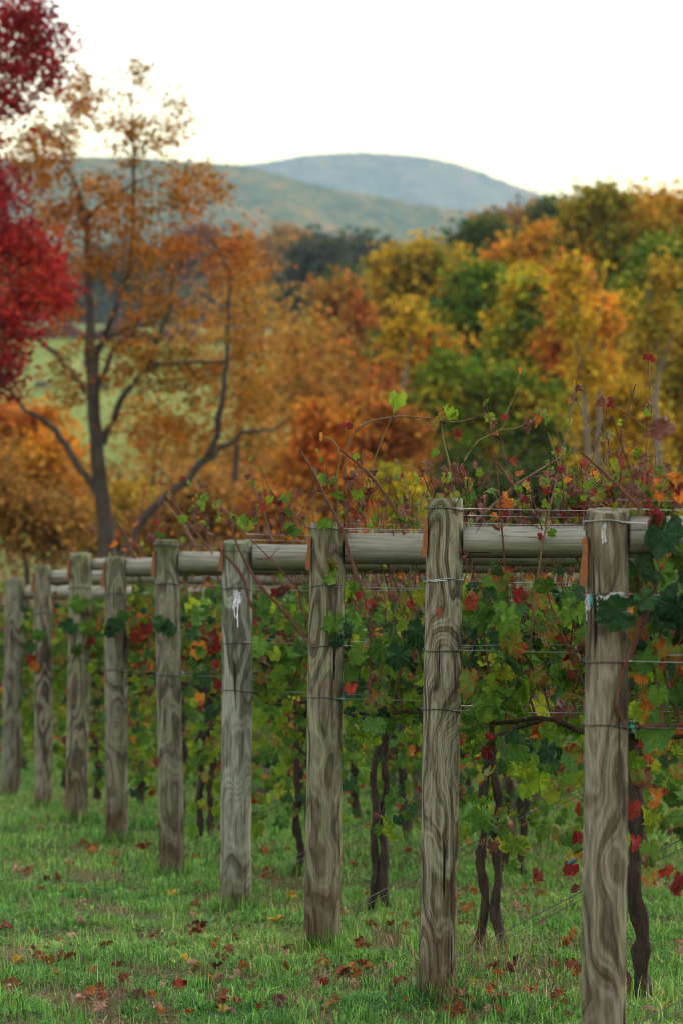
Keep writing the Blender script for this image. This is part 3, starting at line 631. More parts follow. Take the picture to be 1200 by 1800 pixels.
def peg(root, r, lean, h, H):
    """hewn wedge nailed at the left of the post beside the rail"""
    s = h/H; x = lean.x*s - r*1.0-.006; b = MB()
    q_ = random.Random(int(r*1e5)); outl = [(-.012, .070), (.004, .078), (.008, .060), (.010, -.03), (.009, -.085), (-.008, -.082), (-.012, -.05), (-.005, .01), (-.004, .052), (-.012, .055)]
    outl = [(u+q_.gauss(0, .0012)+.05*v*q_.choice((1,)), v*q_.uniform(.9, 1.1)) for u, v in outl]
    V = [(x+u, lean.y*s-.035-.012, h+v) for u, v in outl]+[(x+u, lean.y*s-.035+.012, h+v) for u, v in outl]; n = len(outl)
    b.add(V, [tuple(range(n)), tuple(range(2*n-1, n-1, -1))]+[(k, (k+1) % n, n+(k+1) % n, n+k) for k in range(n)])
    link('wooden_peg', b.mesh('wooden_peg', M['peg'], smooth=False), root)
POST_ROOT = []; AX = []
HW = [1.96, 1.67, 1.40, 1.16]                                  # wire heights on a 2 m post
PW = {0: [(918, 1), (1043, 0), (1160, 0), (1275, 0)], 1: [(893, 0), (1020, 1), (1141, 0), (1247, 0)], 2: [(928, 0), (1030, 0), (1133, 0), (1226, 0)], 3: [(968, 0), (1035, 0), (1128, 0), (1213, 0)],
      4: [(957, 0), (1027, 0), (1186, 0)], 5: [(1045, 0), (1178, 0)], 6: [(1034, 0), (1160, 0)], 7: [(1078, 0), (1172, 0)], 8: [(1135, 0), (1190, 0)]}
for i in range(9):
    base, top, r = post_axis(i); H = (top-base).z; lean = Vector((top.x-base.x, 0, 0)); AX.append((base, lean, r, H))
    root = thing('vineyard_post', PLAB[i], 'post', base, 'end posts of the vineyard rows'); POST_ROOT.append(root)
    link('shaft', post_mesh(H, lean, r, POSTS[i][5], M['post'][POSTS[i][4]], i), root)
    for py, bright in PW[i]:
        h = W(0, py, ROWD[i]).z-base.z; wire_loop(root, base, lean, top, r, h, H, 'wire' if bright else 'dark_wire', .0022 if i < 4 else .003)
    ph = {0: 985, 1: 945, 2: 970, 3: 978, 4: 990, 5: 1010, 6: 1000, 7: 1025, 8: 1050}[i]
    if i != 8: peg(root, r, lean, W(0, ph, ROWD[i]).z-base.z, H)

# frayed twine on the nearest post, drips of wire residue on the tall one, the white tuft on the silvery one
def twine(i, px, py, n, spreadpx, droppx, name='twine_tuft', mat='twine', rad=.0011):
    base, lean, r, H = AX[i]; d = ROWD[i]; b = MB()
    for k in range(n):
        x0 = px+RS.uniform(-.5, .5)*spreadpx*.5; x1 = px+RS.uniform(-.5, .5)*spreadpx; y1 = py+abs(RS.normal())*droppx*.5-2
        pts = []
        for s in (0, .3, .6, 1):
            X = x0+(x1-x0)*s+RS.normal()*2; Y = py+(y1-py)*s*s+RS.normal()*1.5; w = W(X, Y, d)
            off = max(-.98, min(.98, (w.x-(base.x+lean.x*.9))/r)); w.y = d-r*math.sqrt(1-off*off)-.006-.008*RS.uniform(); pts.append(w)
        b.tube(pts, rad, 4)
    link(name, b.mesh(name, M[mat], off=base), POST_ROOT[i])
twine(0, 1082, 1042, 30, 44, 44, rad=.0008); twine(0, 1060, 1046, 6, 60, 40); twine(0, 1031, 1046, 10, 8, 60); twine(0, 1034, 1048, 10, 6, 20, 'teal_strand', 'teal'); twine(0, 1057, 921, 5, 10, 50)
twine(1, 768, 1020, 9, 34, 4); twine(3, 417, 1040, 26, 12, 34, rad=.0025)
# rust spot on the tall post: a thin flake
b = MB(); w0 = W(770, 1076, ROWD[1]); rr = AX[1][2]
b.add([(w0.x+.014*math.cos(a)*(.7+.3*math.sin(3*a)), ROWD[1]-rr-.0015, w0.z+.024*math.sin(a)) for a in np.linspace(0, 2*math.pi, 12, endpoint=False)], [tuple(range(12))])
a_ = simple('rust_stain', (.17, .045, .025), .9); link('rust_flake', b.mesh('rust_flake', a_, off=AX[1][0]), POST_ROOT[1])

# rear brace posts that show between the vines
REAR = [(5, 893, 1480, 1040, 29), (8, 458, 1425, 1040, 32), (6, 742, 1455, 1035, 34), (7, 944, 1428, 1040, 26)]
RLAB = ['brown based rear post standing in the grass between the tallest and nearest posts', 'pale rear post showing right of the silvery post', 'rear post mostly hidden behind the tallest post', 'thin faint rear post right of the brown based one']
for q, (row, px, pyb, pyt, dia) in enumerate(REAR):
    d = ROWD[row]+.02; x = (px-600)*d/F_PX; base = Vector((x, d, G(x, d))); r = dia*d/F_PX/2; H = W(0, pyt-60, d).z-base.z
    root = thing('brace_post', RLAB[q], 'post', base, 'rear posts inside the rows')
    link('shaft', post_mesh(H, Vector((.01, 0, 0)), r, 0, M['post'][(q+2) % 5], 20+q), root)

# rails
RAILY = [(908, 975), (930, 986), (941, 996), (957, 1003), (967, 1006), (979, 1011), (981, 1002), (1004, 1030), (1032, 1056)]
for i in range(9):
    base, lean, r, H = AX[i]; d = ROWD[i]+.01; y0, y1 = RAILY[i]; rr = (y1-y0)*d/F_PX/2; zc = W(0, (y0+y1)/2, d).z
    x0 = base.x+lean.x*((zc-base.z)/H)+r*.985; L = 2.6 if i not in (8,) else 2.2
    nn, mm = 32, 60; V = []; Fc = []
    for j in range(mm+1):
        s = j/mm
        for k in range(nn):
            a = 2*math.pi*k/nn
            q = rr*(1+.04*mnoise.noise(Vector((s*6, math.cos(a)*1.2+i*5, math.sin(a)*1.2)))+.02*mnoise.noise(Vector((s*3, math.cos(a)*5+i, math.sin(a)*5))))
            V.append((L*s, q*math.cos(a), q*math.sin(a)+.012*math.sin(s*3+i)))
    Fc = [(j*nn+k, (j+1)*nn+k, (j+1)*nn+(k+1) % nn, j*nn+(k+1) % nn) for j in range(mm) for k in range(nn)]
    Fc += [tuple(range(nn)), tuple(mm*nn+k for k in reversed(range(nn)))]
    me = bpy.data.meshes.new('brace_rail'); me.from_pydata(V, [], Fc); me.materials.append(M['rail']); me.polygons.foreach_set('use_smooth', [True]*(len(Fc)-2)+[False]*2); me.update()
    o = link('brace_rail', me, loc=(x0, d, zc))
    tag(o, 'round grey wooden rail running right from ' + PDESC[i], 'rail', 'round brace rails between the posts')

# trellis wires: along each row
WORD = ['topmost', 'second', 'third', 'lowest']
def wire_thing(pts, rad, label, mat='wire', grp='trellis wires along the rows'):
    b = MB(); b.tube(pts, rad, 5); base = Vector(pts[0]); o = link('trellis_wire', b.mesh('trellis_wire', M[mat], off=base), loc=base)
    tag(o, label, 'wire', grp); return o
for i in range(9):
    base, lean, r, H = AX[i]; d = ROWD[i]; 
    hs = list(PW[i])
    for q, (py, br) in enumerate(hs):
        z = W(0, py, d).z; x0 = base.x+r*.6
        pts = [(x0+s*4.5, d-r*.9 if s == 0 else d-r*.9*(1-s*.6), z-.012*math.sin(math.pi*((s*4) % 1))+.012*s) for s in np.linspace(0, 1, 17)]
        wire_thing(pts, .0016, '%s wire of the row starting at %s' % (['topmost', 'second', 'third', 'fourth'][q], PDESC[i]), 'wire' if q or i < 3 else 'dark_wire')
    if i < 4:                                                   # the catch wires running just above the rail and the doubled training wires
        zt = W(0, RAILY[i][0], d).z
        for e, (dz, w_) in enumerate(((.025, 'just above'), (.055, 'a hand above'))):
            wire_thing([(base.x+r*.7+s*4.5, d+.05*e, zt+dz-.01*math.sin(s*12)) for s in np.linspace(0, 1, 15)], .0013, 'thin wire %s the rail at %s' % (w_, PDESC[i]))
        for py, w_ in ((hs[2][0], 'third'), (hs[3][0], 'fourth')):
            z = W(0, py, d).z+.012
            wire_thing([(base.x+r*.7+s*4.5, d+.02, z+.004*math.sin(s*20)) for s in np.linspace(0, 1, 15)], .0013, 'thin paired wire beside the %s wire at %s' % (w_, PDESC[i]))
# diagonal tension wires
for i in range(0, 6):
    base, lean, r, H = AX[i]; d = ROWD[i]; p0 = Vector((base.x+r, d, base.z+.18)); p1 = Vector((base.x+2.6, d, base.z+.18+1.32))
    b = MB(); b.tube([p0, p1], .0022, 5); b.tube([p0+Vector((0, .02, -.03)), p1+Vector((0, .02, -.06))], .0018, 5)
    o = link('tension_wire', b.mesh('tension_wire', M['dark_wire'], off=p0), loc=p0)
    tag(o, 'paired diagonal wires rising from the foot of ' + PDESC[i], 'wire', 'diagonal tension wires')
p = W(1005, 1514, ROWD[1]); b = MB(); b.tube([Vector((-.02, 0, -.01)), Vector((-.008, 0, -.004)), Vector((.01, 0, .005)), Vector((.02, 0, .01))], [.003, .009, .009, .003], 8)
tag(link('wire_tensioner', b.mesh('wire_tensioner', simple('blue_grey_plastic', (.05, .07, .10), .5)), loc=p), 'small dark tensioner on the diagonal wire left of the nearest post', 'tensioner')

# ------------------------------------------------------------------ grape leaves
def leaf_outline(kind=0):
    """5-lobed grape leaf, petiole at the origin, tip towards -Z, unit width about 1"""
    ctrl = [(0, .57), (14, .51), (27, .43), (38, .47), (52, .55), (64, .50), (80, .42), (92, .45), (112, .48), (128, .43), (146, .45), (160, .38), (172, .17)]
    if kind == 1: ctrl = [(0, .55), (14, .50), (27, .42), (38, .46), (52, .52), (64, .49), (80, .44), (92, .46), (112, .47), (128, .44), (146, .44), (160, .36), (172, .18)]
    if kind == 2: ctrl = [(0, .60), (12, .48), (24, .34), (36, .43), (50, .57), (62, .47), (78, .34), (92, .42), (110, .48), (128, .38), (146, .42), (160, .34), (171, .14)]
    out_ = []
    for n, (a, r) in enumerate(ctrl):
        out_.append((a, r))
        if n < len(ctrl)-1:
            a2, r2 = ctrl[n+1]; out_.append(((a+a2)/2, (r+r2)/2*.93 if kind != 1 else (r+r2)/2*.96))
    full = out_ + [(-a, r) for a, r in reversed(out_[1:])]
    return [(r*math.sin(math.radians(a)), -r*math.cos(math.radians(a))) for a, r in full]
def leaf_mesh_data(kind, fold, droop, curl, crumple, seed):
    rnd = random.Random(seed); ol = leaf_outline(kind); n = len(ol); V = []; UV = []
    def shape(u, v):
        r = math.hypot(u, v); y = -abs(u)*fold + droop*r*r*1.2*(1 if v < 0 else .3) + curl*max(0, r-.3)**2*5
        y += crumple*mnoise.noise(Vector((u*4+seed, v*4, seed*.7)))
        uu = u*(1-abs(fold)*.3); return (uu, y, v-.0*r)
    asym = rnd.uniform(-.12, .12); ol = [(u*(1+asym*(1 if u > 0 else -1))+rnd.gauss(0, .012), v+rnd.gauss(0, .014)) for u, v in ol]
    V.append(shape(0, 0)); UV.append((.5, .5))
    for (u, v) in ol: V.append(shape(u*.55, v*.55)); UV.append((.5+u*.55*.8, .5-v*.55*.8))
    for (u, v) in ol:
        j = 1+rnd.uniform(-.05, .05); w_ = shape(u*j, v*j); V.append((w_[0], w_[1]+rnd.gauss(0, .035), w_[2])); UV.append((.5+u*.8, .5-v*.8))
    Fc = []
    for k in range(n):
        k2 = (k+1) % n
        if k == n//2: continue                                  # the sinus at the petiole stays open
        Fc.append((0, 1+k, 1+k2)); Fc.append((1+k, 1+n+k, 1+n+k2, 1+k2))
    # petiole
    pb = len(V); 
    for (x, y, z) in ((-.012, 0, 0), (.012, 0, 0), (.008, .06, .30), (-.008, .06, .30)): V.append((x, y, z)); UV.append((.5, .5))
    Fc.append((pb, pb+1, pb+2, pb+3))
    return V, Fc, UV
NG = 12
LEAFGEO = [leaf_mesh_data(k % 3, f, dr, cu, cr, 3+k) for k, (f, dr, cu, cr) in enumerate([(.25, .3, 0, .16), (.45, .2, -.15, .18), (-.3, .5, .1, .18), (.55, .45, .2, .2), (.2, -.2, .3, .2), (.75, .3, -.2, .22), (.2, .55, .1, .2), (.6, -.2, .1, .25), (-.2, .2, .3, .25), (.35, .6, -.2, .2), (.9, .5, .3, .25), (.1, .1, .1, .28)])]
DRYGEO = [leaf_mesh_data(k, .9, .5, .5, .38, 33+k) for k in range(3)]
LM = {}
def leaf_me(kind, g):
    if (kind, g) in LM: return LM[(kind, g)]
    V, Fc, UV = (DRYGEO if kind == 'dry' else LEAFGEO)[g % (3 if kind == 'dry' else 12)]
    me = bpy.data.meshes.new('leaf'); me.from_pydata(V, [], Fc); uv = me.uv_layers.new(name='UVMap')
    idx = [0]*len(me.loops); me.loops.foreach_get('vertex_index', idx)
    uv.data.foreach_set('uv', [c for i in idx for c in UV[i]])
    me.materials.append(M['vl'][kind]); me.polygons.foreach_set('use_smooth', [True]*len(me.polygons)); me.update()
    LM[(kind, g)] = me; return me
def put_leaf(root, base, p, size, kind, rot=None, g=None, name='leaf'):
    g = random.randrange(12) if g is None else g
    o = bpy.data.objects.new(name, leaf_me(kind, g if kind != 'dry' else g % 3)); COL.objects.link(o); o.parent = root
    o.location = Vector(p)-base; o.scale = (size*random.uniform(.8, 1.1), size*random.uniform(.6, 1.5), size)
    o.rotation_euler = rot or (random.gauss(.15, .55), random.gauss(0, .55), random.choice((0, math.pi))+random.gauss(0, .65))
    return o
def leaves_joined(items):
    """items: (p, size, kind, g, rot) -> one mesh per thing, material slots per kind"""
    kinds = sorted({it[2] for it in items}); Vs = []; Fs = []; Ms = []; UVs = []; off = 0
    for p, s, kind, g, rot in items:
        V, Fc, UV = (DRYGEO if kind == 'dry' else LEAFGEO)[g % (3 if kind == 'dry' else 12)]
        R = np.array(Euler(rot).to_matrix())*s
        Vs.append(np.array(V)@R.T+np.array(p)); Fs += [tuple(off+i for i in f) for f in Fc]; Ms += [kinds.index(kind)]*len(Fc)
        UVs += [c for f in Fc for i in f for c in UV[i]]; off += len(V)
    me = bpy.data.meshes.new('foliage'); me.from_pydata(np.vstack(Vs).tolist(), [], Fs)
    uv = me.uv_layers.new(name='UVMap'); uv.data.foreach_set('uv', UVs)
    for k in kinds: me.materials.append(M['vl'][k])
    me.polygons.foreach_set('material_index', Ms); me.polygons.foreach_set('use_smooth', [True]*len(Fs)); me.update(); return me

def pick_kind(row, x, h):
    """what colour the canopy has here: lower and farther leaves paler and redder"""
    n = mnoise.noise(Vector((x*1.7+row*3, h*2.2, row*1.7)))
    r = random.random()
    if row == 0: return random.choice(['green', 'green', 'deep', 'red', 'turn', 'turn', 'dry', 'orange', 'lime']) if h < 1.55 else random.choice(['deep', 'green', 'deep', 'turn'])
    p_red = .05 + (.24 if n > .2 else 0) + (.06 if row >= 3 else 0)
    p_lime = .07 + (.16 if n < -.1 else 0) + (.12 if h < 1.2 else 0) + (.10 if row >= 3 else 0)
    if r < p_red: return random.choice(['red', 'red', 'orange', 'dry'])
    if r < p_red+.09: return 'turn'
    if r < p_red+.12: return 'dry'
    if r < p_red+.12+p_lime: return 'lime'
    return 'deep' if random.random() < (.3 if row < 4 else .2) else 'green'

ORD = ['first', 'second', 'third', 'fourth', 'fifth', 'sixth', 'seventh']
def vine(row, k, x, d, ngl, joined):
    z = G(x, d); base = Vector((x, d, z)); zc = z+1.0
    root = thing('grapevine', '%s grapevine along the row that starts at %s' % (ORD[k], PDESC[row]), 'grapevine', base, 'grapevines trained on the trellis rows')
    rnd = random.Random(row*17+k)
    # trunk: one or two twisted stems
    ns = 2 if (row in (2, 3, 4) or rnd.random() < .4) else 1; rnd_a = rnd.uniform(0, 5)
    b = MB()
    for s in range(ns):
        off = (s-.5*(ns-1))*.09; bx = off*1.3+rnd.uniform(-.04, .04); pts = []; rr = []
        for j in range(26):
            t = j/25; pts.append(Vector((x+bx*(1-t)**1.2+off*.25*t+.012*math.sin(t*(5+rnd_a)+s*2.4+k)+.010*math.sin(t*19+s*4+row), d+.02*math.sin(t*8+s*3), z-.08+1.08*t)))
            rr.append((.019 if ns == 2 else .027)*(1.3-.5*t+.55*max(0, t-.82)/.18+.16*math.sin(j*1.9+row)+rnd.uniform(-.14, .2)))
        b.tube(pts, rr, 11, rough=.24)
    for s in range(4): b.tube([(x, d, zc-.03), (x+rnd.uniform(-.07, .07), d+rnd.uniform(-.03, .03), zc+rnd.uniform(.03, .09))], [.03, .022], 7, rough=.2)
    link('trunk', b.mesh('trunk', M['vine_bark'], off=base), root)
    b = MB()
    for sg in (-1, 1):                                          # arms tied along the low wire
        L = .62
        b.tube([Vector((x+sg*L*t, d+.015*math.sin(t*9), zc+.13*min(1, t*2.2)+.012*math.sin(t*13+k))) for t in np.linspace(0, 1, 9)], [.013-.005*t for t in np.linspace(0, 1, 9)], 6, rough=.1)
    link('arm', b.mesh('arm', M['vine_bark'], off=base), root)
    tops = {0: 2.0, 1: 2.05, 2: 2.1}.get(row, 2.05); shoots = []
    for s in range(20 if row < 6 else 12):
        sx = x+rnd.uniform(-.62, .62); p = Vector((sx, d+rnd.uniform(-.04, .04), zc+.14)); pts = [p.copy()]; H = rnd.uniform(.85, 1.5 if rnd.random() < .4 else 1.12); lean = rnd.gauss(0, .26)
        for j in range(1, 9):
            t = j/8; pts.append(Vector((sx+lean*t+.03*math.sin(t*5+s), p.y+.05*math.sin(t*4+s*1.7), p.z+H*t)))
        shoots.append(pts)
    for s, pts in enumerate(shoots):
        b = MB(); b.tube(pts, [.0055-.0035*(j/8) for j in range(9)], 5)
        for j in (5, 6, 7):
            e = Vector((rnd.gauss(0, .09), rnd.gauss(0, .05), rnd.uniform(.04, .16))); b.tube([pts[j], pts[j]+e*.6+Vector((0, 0, .01)), pts[j]+e], [.002, .0015, .001], 4)
        link('cane', b.mesh('cane', M['cane'] if s % 3 else M['cane_pale'], off=base), root)
    items = []
    for q in range(ngl):
        if rnd.random() < (.74 if row < 4 else .6):
            h = random.gauss(1.5, .22); h = max(.45, h if h < 1.77 else random.uniform(1.3, 1.77))
        else: h = 1.4-(.85 if row < 4 else 1.1)*random.random()**(1.3 if row < 4 else .95)
        lx = x+random.uniform(-.68, .68); ly = d+random.gauss(0, .13)
        if row < 9 and k == 0: lx = max(lx, AX[row][0].x+AX[row][2]+.05)
        lz = z+h*.98; s = min(.14, (.088 if row < 3 else .078)*math.exp(random.gauss(0, .36)))*(1 if row > 0 else 1.1)
        kind = pick_kind(row, lx, h)
        if kind in ('red', 'orange', 'dry'): s *= .62
        rot = (random.gauss(.1, .5), random.gauss(0, .5), random.choice((0, 0, math.pi))+random.gauss(0, .6))
        items.append((Vector((lx, ly, lz)), s, kind, random.randrange(12), rot))
    # small leaves up the tall shoots
    for pts in shoots:
        for j in range(4, 9):
            for _w in range(2):
              if random.random() < .72 and pts[j].z > z+1.8:
                items.append((pts[j].lerp(pts[j-1], random.random())+Vector((random.uniform(-.03, .03), random.uniform(-.02, .02), -.01)), random.uniform(.02, .065), random.choice(['lime', 'lime', 'turn', 'red', 'dry', 'dry', 'dry', 'orange']), random.randrange(12), (random.gauss(0, .8), random.gauss(0, .9), random.uniform(0, 6.3))))
    if not joined and len(items) > 290:                         # the rest of a dense vine as one part
        rest = items[290:]; items = items[:290]
        link('foliage', leaves_joined([(p-base, s, kd, g, r) for p, s, kd, g, r in rest]), root, kind='stuff')
    if joined:
        o = link('foliage', leaves_joined([(p-base, s, kd, g, r) for p, s, kd, g, r in items]), root, kind='stuff')
    else:
        for p, s, kd, g, r in items: put_leaf(root, base, p, s, kd, r, g)
    return root, base
VINE = {}
for row in range(15):
    d = ROWD[row]
    px0 = AX[row][0].x if row < 9 else (-582-54*(row-8)/1.0)*d/F_PX
    if row >= 9: px0 = -2.956-.47*(row-8)
    x = px0+(.78 if row not in (5,) else .62); k = 0
    while x-.7 < .122*d+.1 and k < 7:
        VINE[(row, k)] = vine(row, k, x, d, (470 if row < 4 else 600) if row else 420, row >= 6)
        x += 1.3; k += 1

# leaves that hang over the posts and the strong red ones, placed where the photograph has them
def hero(key, px, py, d, size_px, kind, rz=0.0, rx=.1, ry=0.0, g=0):
    root, base = VINE[key]; put_leaf(root, base, W(px, py, d), size_px*d/F_PX, kind, (rx, ry, rz), g)
d0, d1, d2, d3, d4, d5, d6, d7, d8 = ROWD[:9]
for h in [
 ((0, 0), 1165, 935, d0-.12, 95, 'deep', .2, .1, .3, 1), ((0, 0), 1120, 1000, d0+.1, 95, 'deep', -.3, .2, -.4, 1), ((0, 0), 1085, 1078, d0-.16, 86, 'deep', .5, .9, 1.1, 0), ((0, 0), 1190, 1065, d0-.14, 110, 'deep', -.3, .2, .2, 3),
 ((0, 0), 1145, 905, d0-.15, 46, 'red', .4, .2, .1, 5), ((0, 0), 1110, 1170, d0+.1, 55, 'turn', .2, .1, .5, 0), ((0, 0), 1160, 1180, d0+.15, 60, 'lime', .2, .1, -.5, 2), ((0, 0), 1118, 1250, d0+.2, 45, 'lime', .2, .1, .9, 2),
 ((0, 0), 1140, 1300, d0+.2, 50, 'red', .2, .1, .1, 2), ((0, 0), 1170, 1310, d0+.2, 45, 'orange', .5, .1, .4, 2), ((0, 0), 1160, 750, d0-.1, 60, 'dry', .4, .2, .9, 1), ((0, 0), 1135, 1080, d0+.1, 60, 'turn', .5, .1, .2, 2),
 ((0, 0), 1110, 1420, d0+.3, 44, 'red', .2, .1, .1, 4), ((0, 0), 1130, 1370, d0+.3, 40, 'dry', .2, .1, .1, 4), ((0, 0), 1115, 1480, d0+.3, 36, 'red', .9, .1, .1, 4), ((0, 0), 1150, 1400, d0+.3, 44, 'orange', .9, .1, .1, 4),
 ((2, 0), 572, 918, d2-.11, 34, 'green', .5, .8, .8, 1), ((2, 0), 585, 1012, d2-.11, 46, 'green', -.6, .3, 1.9, 1), ((2, 0), 578, 990, d2-.12, 34, 'turn', .4, .4, -.3, 5), ((2, 0), 587, 1095, d2-.12, 58, 'green', .3, .3, .1, 2), ((2, 0), 592, 1125, d2-.12, 36, 'deep', .2, .3, .1, 0),
 ((2, 0), 700, 1150, d2-.25, 62, 'deep', .2, .2, .1, 0), ((2, 0), 735, 1110, d2-.2, 58, 'deep', .2, .2, .5, 0), ((2, 0), 665, 1140, d2-.2, 50, 'green', .2, .2, .5, 1), ((2, 0), 630, 1150, d2-.2, 46, 'green', -.2, .2, .8, 0),
 ((1, 0), 905, 1045, d1+.15, 44, 'red', .1, .1, .2, 0), ((1, 0), 930, 1062, d1+.15, 36, 'red', .6, .2, .9, 2), ((1, 0), 965, 1105, d1+.1, 44, 'red', .1, .1, -.4, 2), ((1, 0), 985, 1128, d1+.1, 38, 'red', .1, .1, .3, 0), ((1, 0), 1000, 1165, d1+.1, 42, 'red', .4, .3, .5, 1),
 ((1, 0), 1008, 1145, d1+.2, 40, 'orange', .1, .1, .4, 2), ((1, 0), 950, 1285, d2+.1, 46, 'orange', .1, .1, .1, 2), ((1, 0), 955, 1275, d2+.1, 50, 'turn', .1, .1, .9, 2), ((1, 0), 990, 1250, d1+.3, 66, 'dry', .1, .1, .1, 1), ((1, 0), 855, 1035, d1+.2, 42, 'orange', .3, .1, .1, 5),
 ((1, 0), 835, 1055, d1+.1, 42, 'turn', .3, .1, .1, 1), ((1, 0), 990, 1345, d1+.2, 30, 'red', .3, .1, .1, 5), ((1, 0), 945, 1370, d1+.25, 62, 'lime', .3, .5, .1, 0), ((1, 0), 920, 1350, d1+.25, 56, 'lime', .1, .5, .8, 2),
 ((1, 0), 1012, 1470, d1+.1, 34, 'red', .3, .3, .1, 5), ((1, 0), 1003, 1525, d1+.1, 36, 'red', .3, .3, .5, 0), ((1, 0), 1010, 1500, d1+.1, 32, 'turn', .3, .3, .9, 3), ((1, 0), 1010, 1560, d1+.1, 24, 'dry', .3, .3, .5, 0),
 ((5, 0), 250, 1090, d5-.15, 38, 'orange', .2, .2, .1, 2), ((5, 0), 243, 1115, d5-.15, 34, 'red', .2, .2, .5, 0), ((5, 0), 260, 1100, d5-.15, 30, 'red', .2, .2, .9, 0), ((5, 0), 205, 1095, d5-.16, 44, 'deep', .2, .7, .3, 1), ((5, 0), 220, 1080, d5-.17, 34, 'green', .2, .7, .3, 1), ((5, 0), 195, 1110, d5-.16, 36, 'deep', .2, .7, .3, 0),
 ((4, 0), 285, 1095, d4-.12, 40, 'deep', .2, .4, .3, 0), ((4, 0), 300, 1105, d4-.13, 36, 'deep', .2, .5, .9, 1), ((4, 0), 350, 1140, d4+.1, 40, 'orange', .2, .2, .1, 0), ((4, 0), 352, 1225, d4+.1, 24, 'orange', .2, .2, .1, 4), ((4, 0), 383, 1125, d4+.1, 46, 'red', .2, .2, .1, 1), ((4, 0), 375, 1135, d4+.15, 40, 'red', .8, .2, .1, 3),
 ((6, 0), 140, 1060, d6-.14, 42, 'green', .2, .4, .3, 0), ((6, 0), 155, 1100, d6-.14, 40, 'green', .2, .4, -.3, 0), ((6, 0), 125, 1100, d6-.14, 36, 'deep', .2, .4, .8, 1), ((6, 0), 135, 1140, d6-.15, 34, 'green', .2, .4, .1, 3), ((6, 0), 160, 1125, d6-.14, 30, 'red', .2, .9, .1, 5),
 ((7, 0), 70, 1115, d7-.12, 30, 'green', .2, .4, .1, 0), ((7, 0), 55, 1135, d7-.13, 30, 'deep', .2, .4, .8, 1), ((7, 0), 56, 1158, d7-.14, 26, 'red', .2, .4, .1, 0), ((7, 0), 62, 1170, d7-.14, 22, 'orange', .2, .4, .9, 0),
 ((4, 0), 265, 945, d4-.1, 26, 'dry', .2, .4, .1, 0), ((4, 0), 283, 940, d4-.1, 24, 'green', .2, .9, .1, 0)]: hero(h[0], *h[1:])

# long arching shoots above the rails, traced
def shoot(key, pts_px, d, r0, r1, mat, leaves=()):
    root, base = VINE[key]; b = MB(); P = [W(x, y, d+.02*math.sin(i)) for i, (x, y) in enumerate(pts_px)]; Q = []
    for i in range(len(P)-1):                                   # Catmull-Rom smoothing
        a, b_, c, e = P[max(0, i-1)], P[i], P[i+1], P[min(len(P)-1, i+2)]
        for t in (0, .25, .5, .75): Q.append(.5*((2*b_)+(c-a)*t+(2*a-5*b_+4*c-e)*t*t+(3*b_-a-3*c+e)*t**3))
    Q.append(P[-1]); n = len(Q)
    R = [(r0+(r1-r0)*i/(n-1))*(1.45 if i % 4 == 0 and 0 < i < n-1 else 1)*d/F_PX for i in range(n)]
    b.tube(Q, R, 6); link('cane', b.mesh('cane', M[mat], off=base), root)
    for lx, ly, s, kd in leaves: put_leaf(root, base, W(lx, ly, d-.02), 1.25*s*d/F_PX, kd, (random.gauss(0, .5), random.gauss(0, .7), random.gauss(0, .8)))
S = shoot
S((2, 0), [(650, 1070), (625, 1010), (600, 930), (575, 880), (550, 830), (526, 790)], d2-.16, 3.2, 2.2, 'cane', [(548, 768, 5, 'orange')])
S((2, 0), [(650, 1070), (652, 1150), (648, 1235)], d2-.14, 3, 3, 'cane')
S((2, 0), [(710, 940), (690, 890), (650, 835), (598, 790)], d2-.05, 3, 2, 'cane')
S((2, 0), [(612, 940), (607, 880), (606, 830), (612, 780), (640, 745), (700, 732), (760, 736), (800, 742), (836, 733)], d2, 2.2, 1, 'cane_pale', [(698, 700, 30, 'lime'), (690, 712, 22, 'lime'), (603, 748, 16, 'red'), (614, 748, 14, 'red'), (786, 725, 30, 'lime'), (772, 735, 30, 'turn'), (800, 728, 18, 'lime'), (802, 760, 16, 'red'), (690, 735, 8, 'dry')])
S((2, 0), [(600, 940), (592, 850), (598, 800), (585, 775), (566, 768)], d2, 1.8, 1, 'shoot', [(565, 768, 15, 'orange'), (556, 793, 10, 'lime'), (568, 845, 18, 'turn'), (552, 825, 10, 'lime')])
S((2, 0), [(697, 715), (672, 770), (650, 830), (630, 900)], d2, 1, 1.3, 'shoot')
S((2, 0), [(800, 875), (790, 820), (778, 770), (775, 740)], d2, 1.8, 1, 'shoot', [(765, 795, 16, 'lime'), (750, 815, 18, 'dry')])
S((2, 0), [(790, 870), (800, 840), (805, 835)], d2-.1, 2, 2, 'cane', [(805, 828, 30, 'dry'), (770, 845, 18, 'dry'), (812, 836, 22, 'red')])
S((1, 0), [(815, 810), (840, 775), (880, 755), (890, 725), (905, 690), (912, 655)], d2, 1.5, .9, 'shoot', [(912, 651, 12, 'orange'), (910, 676, 10, 'lime'), (886, 733, 13, 'red')])
S((1, 0), [(880, 755), (910, 752), (940, 735), (950, 722)], d2, 1.1, .8, 'shoot', [(952, 722, 28, 'turn'), (940, 738, 20, 'orange'), (925, 742, 20, 'dry'), (922, 752, 18, 'dry'), (960, 735, 16, 'lime')])
S((1, 0), [(880, 770), (884, 800), (900, 850), (880, 900)], d2, 1.1, 1, 'cane')
S((1, 0), [(836, 915), (870, 885), (910, 850), (950, 825), (990, 800)], d2, 3, 1.4, 'cane_pale', [(988, 790, 14, 'lime'), (965, 825, 14, 'turn')])
S((1, 0), [(940, 905), (910, 865), (872, 812)], d2-.1, 2.8, 2, 'cane')
S((1, 0), [(975, 900), (990, 855), (975, 800), (962, 760)], d2+.2, 1.3, 1, 'shoot', [(960, 812, 14, 'turn'), (968, 825, 14, 'lime'), (975, 840, 12, 'red')])
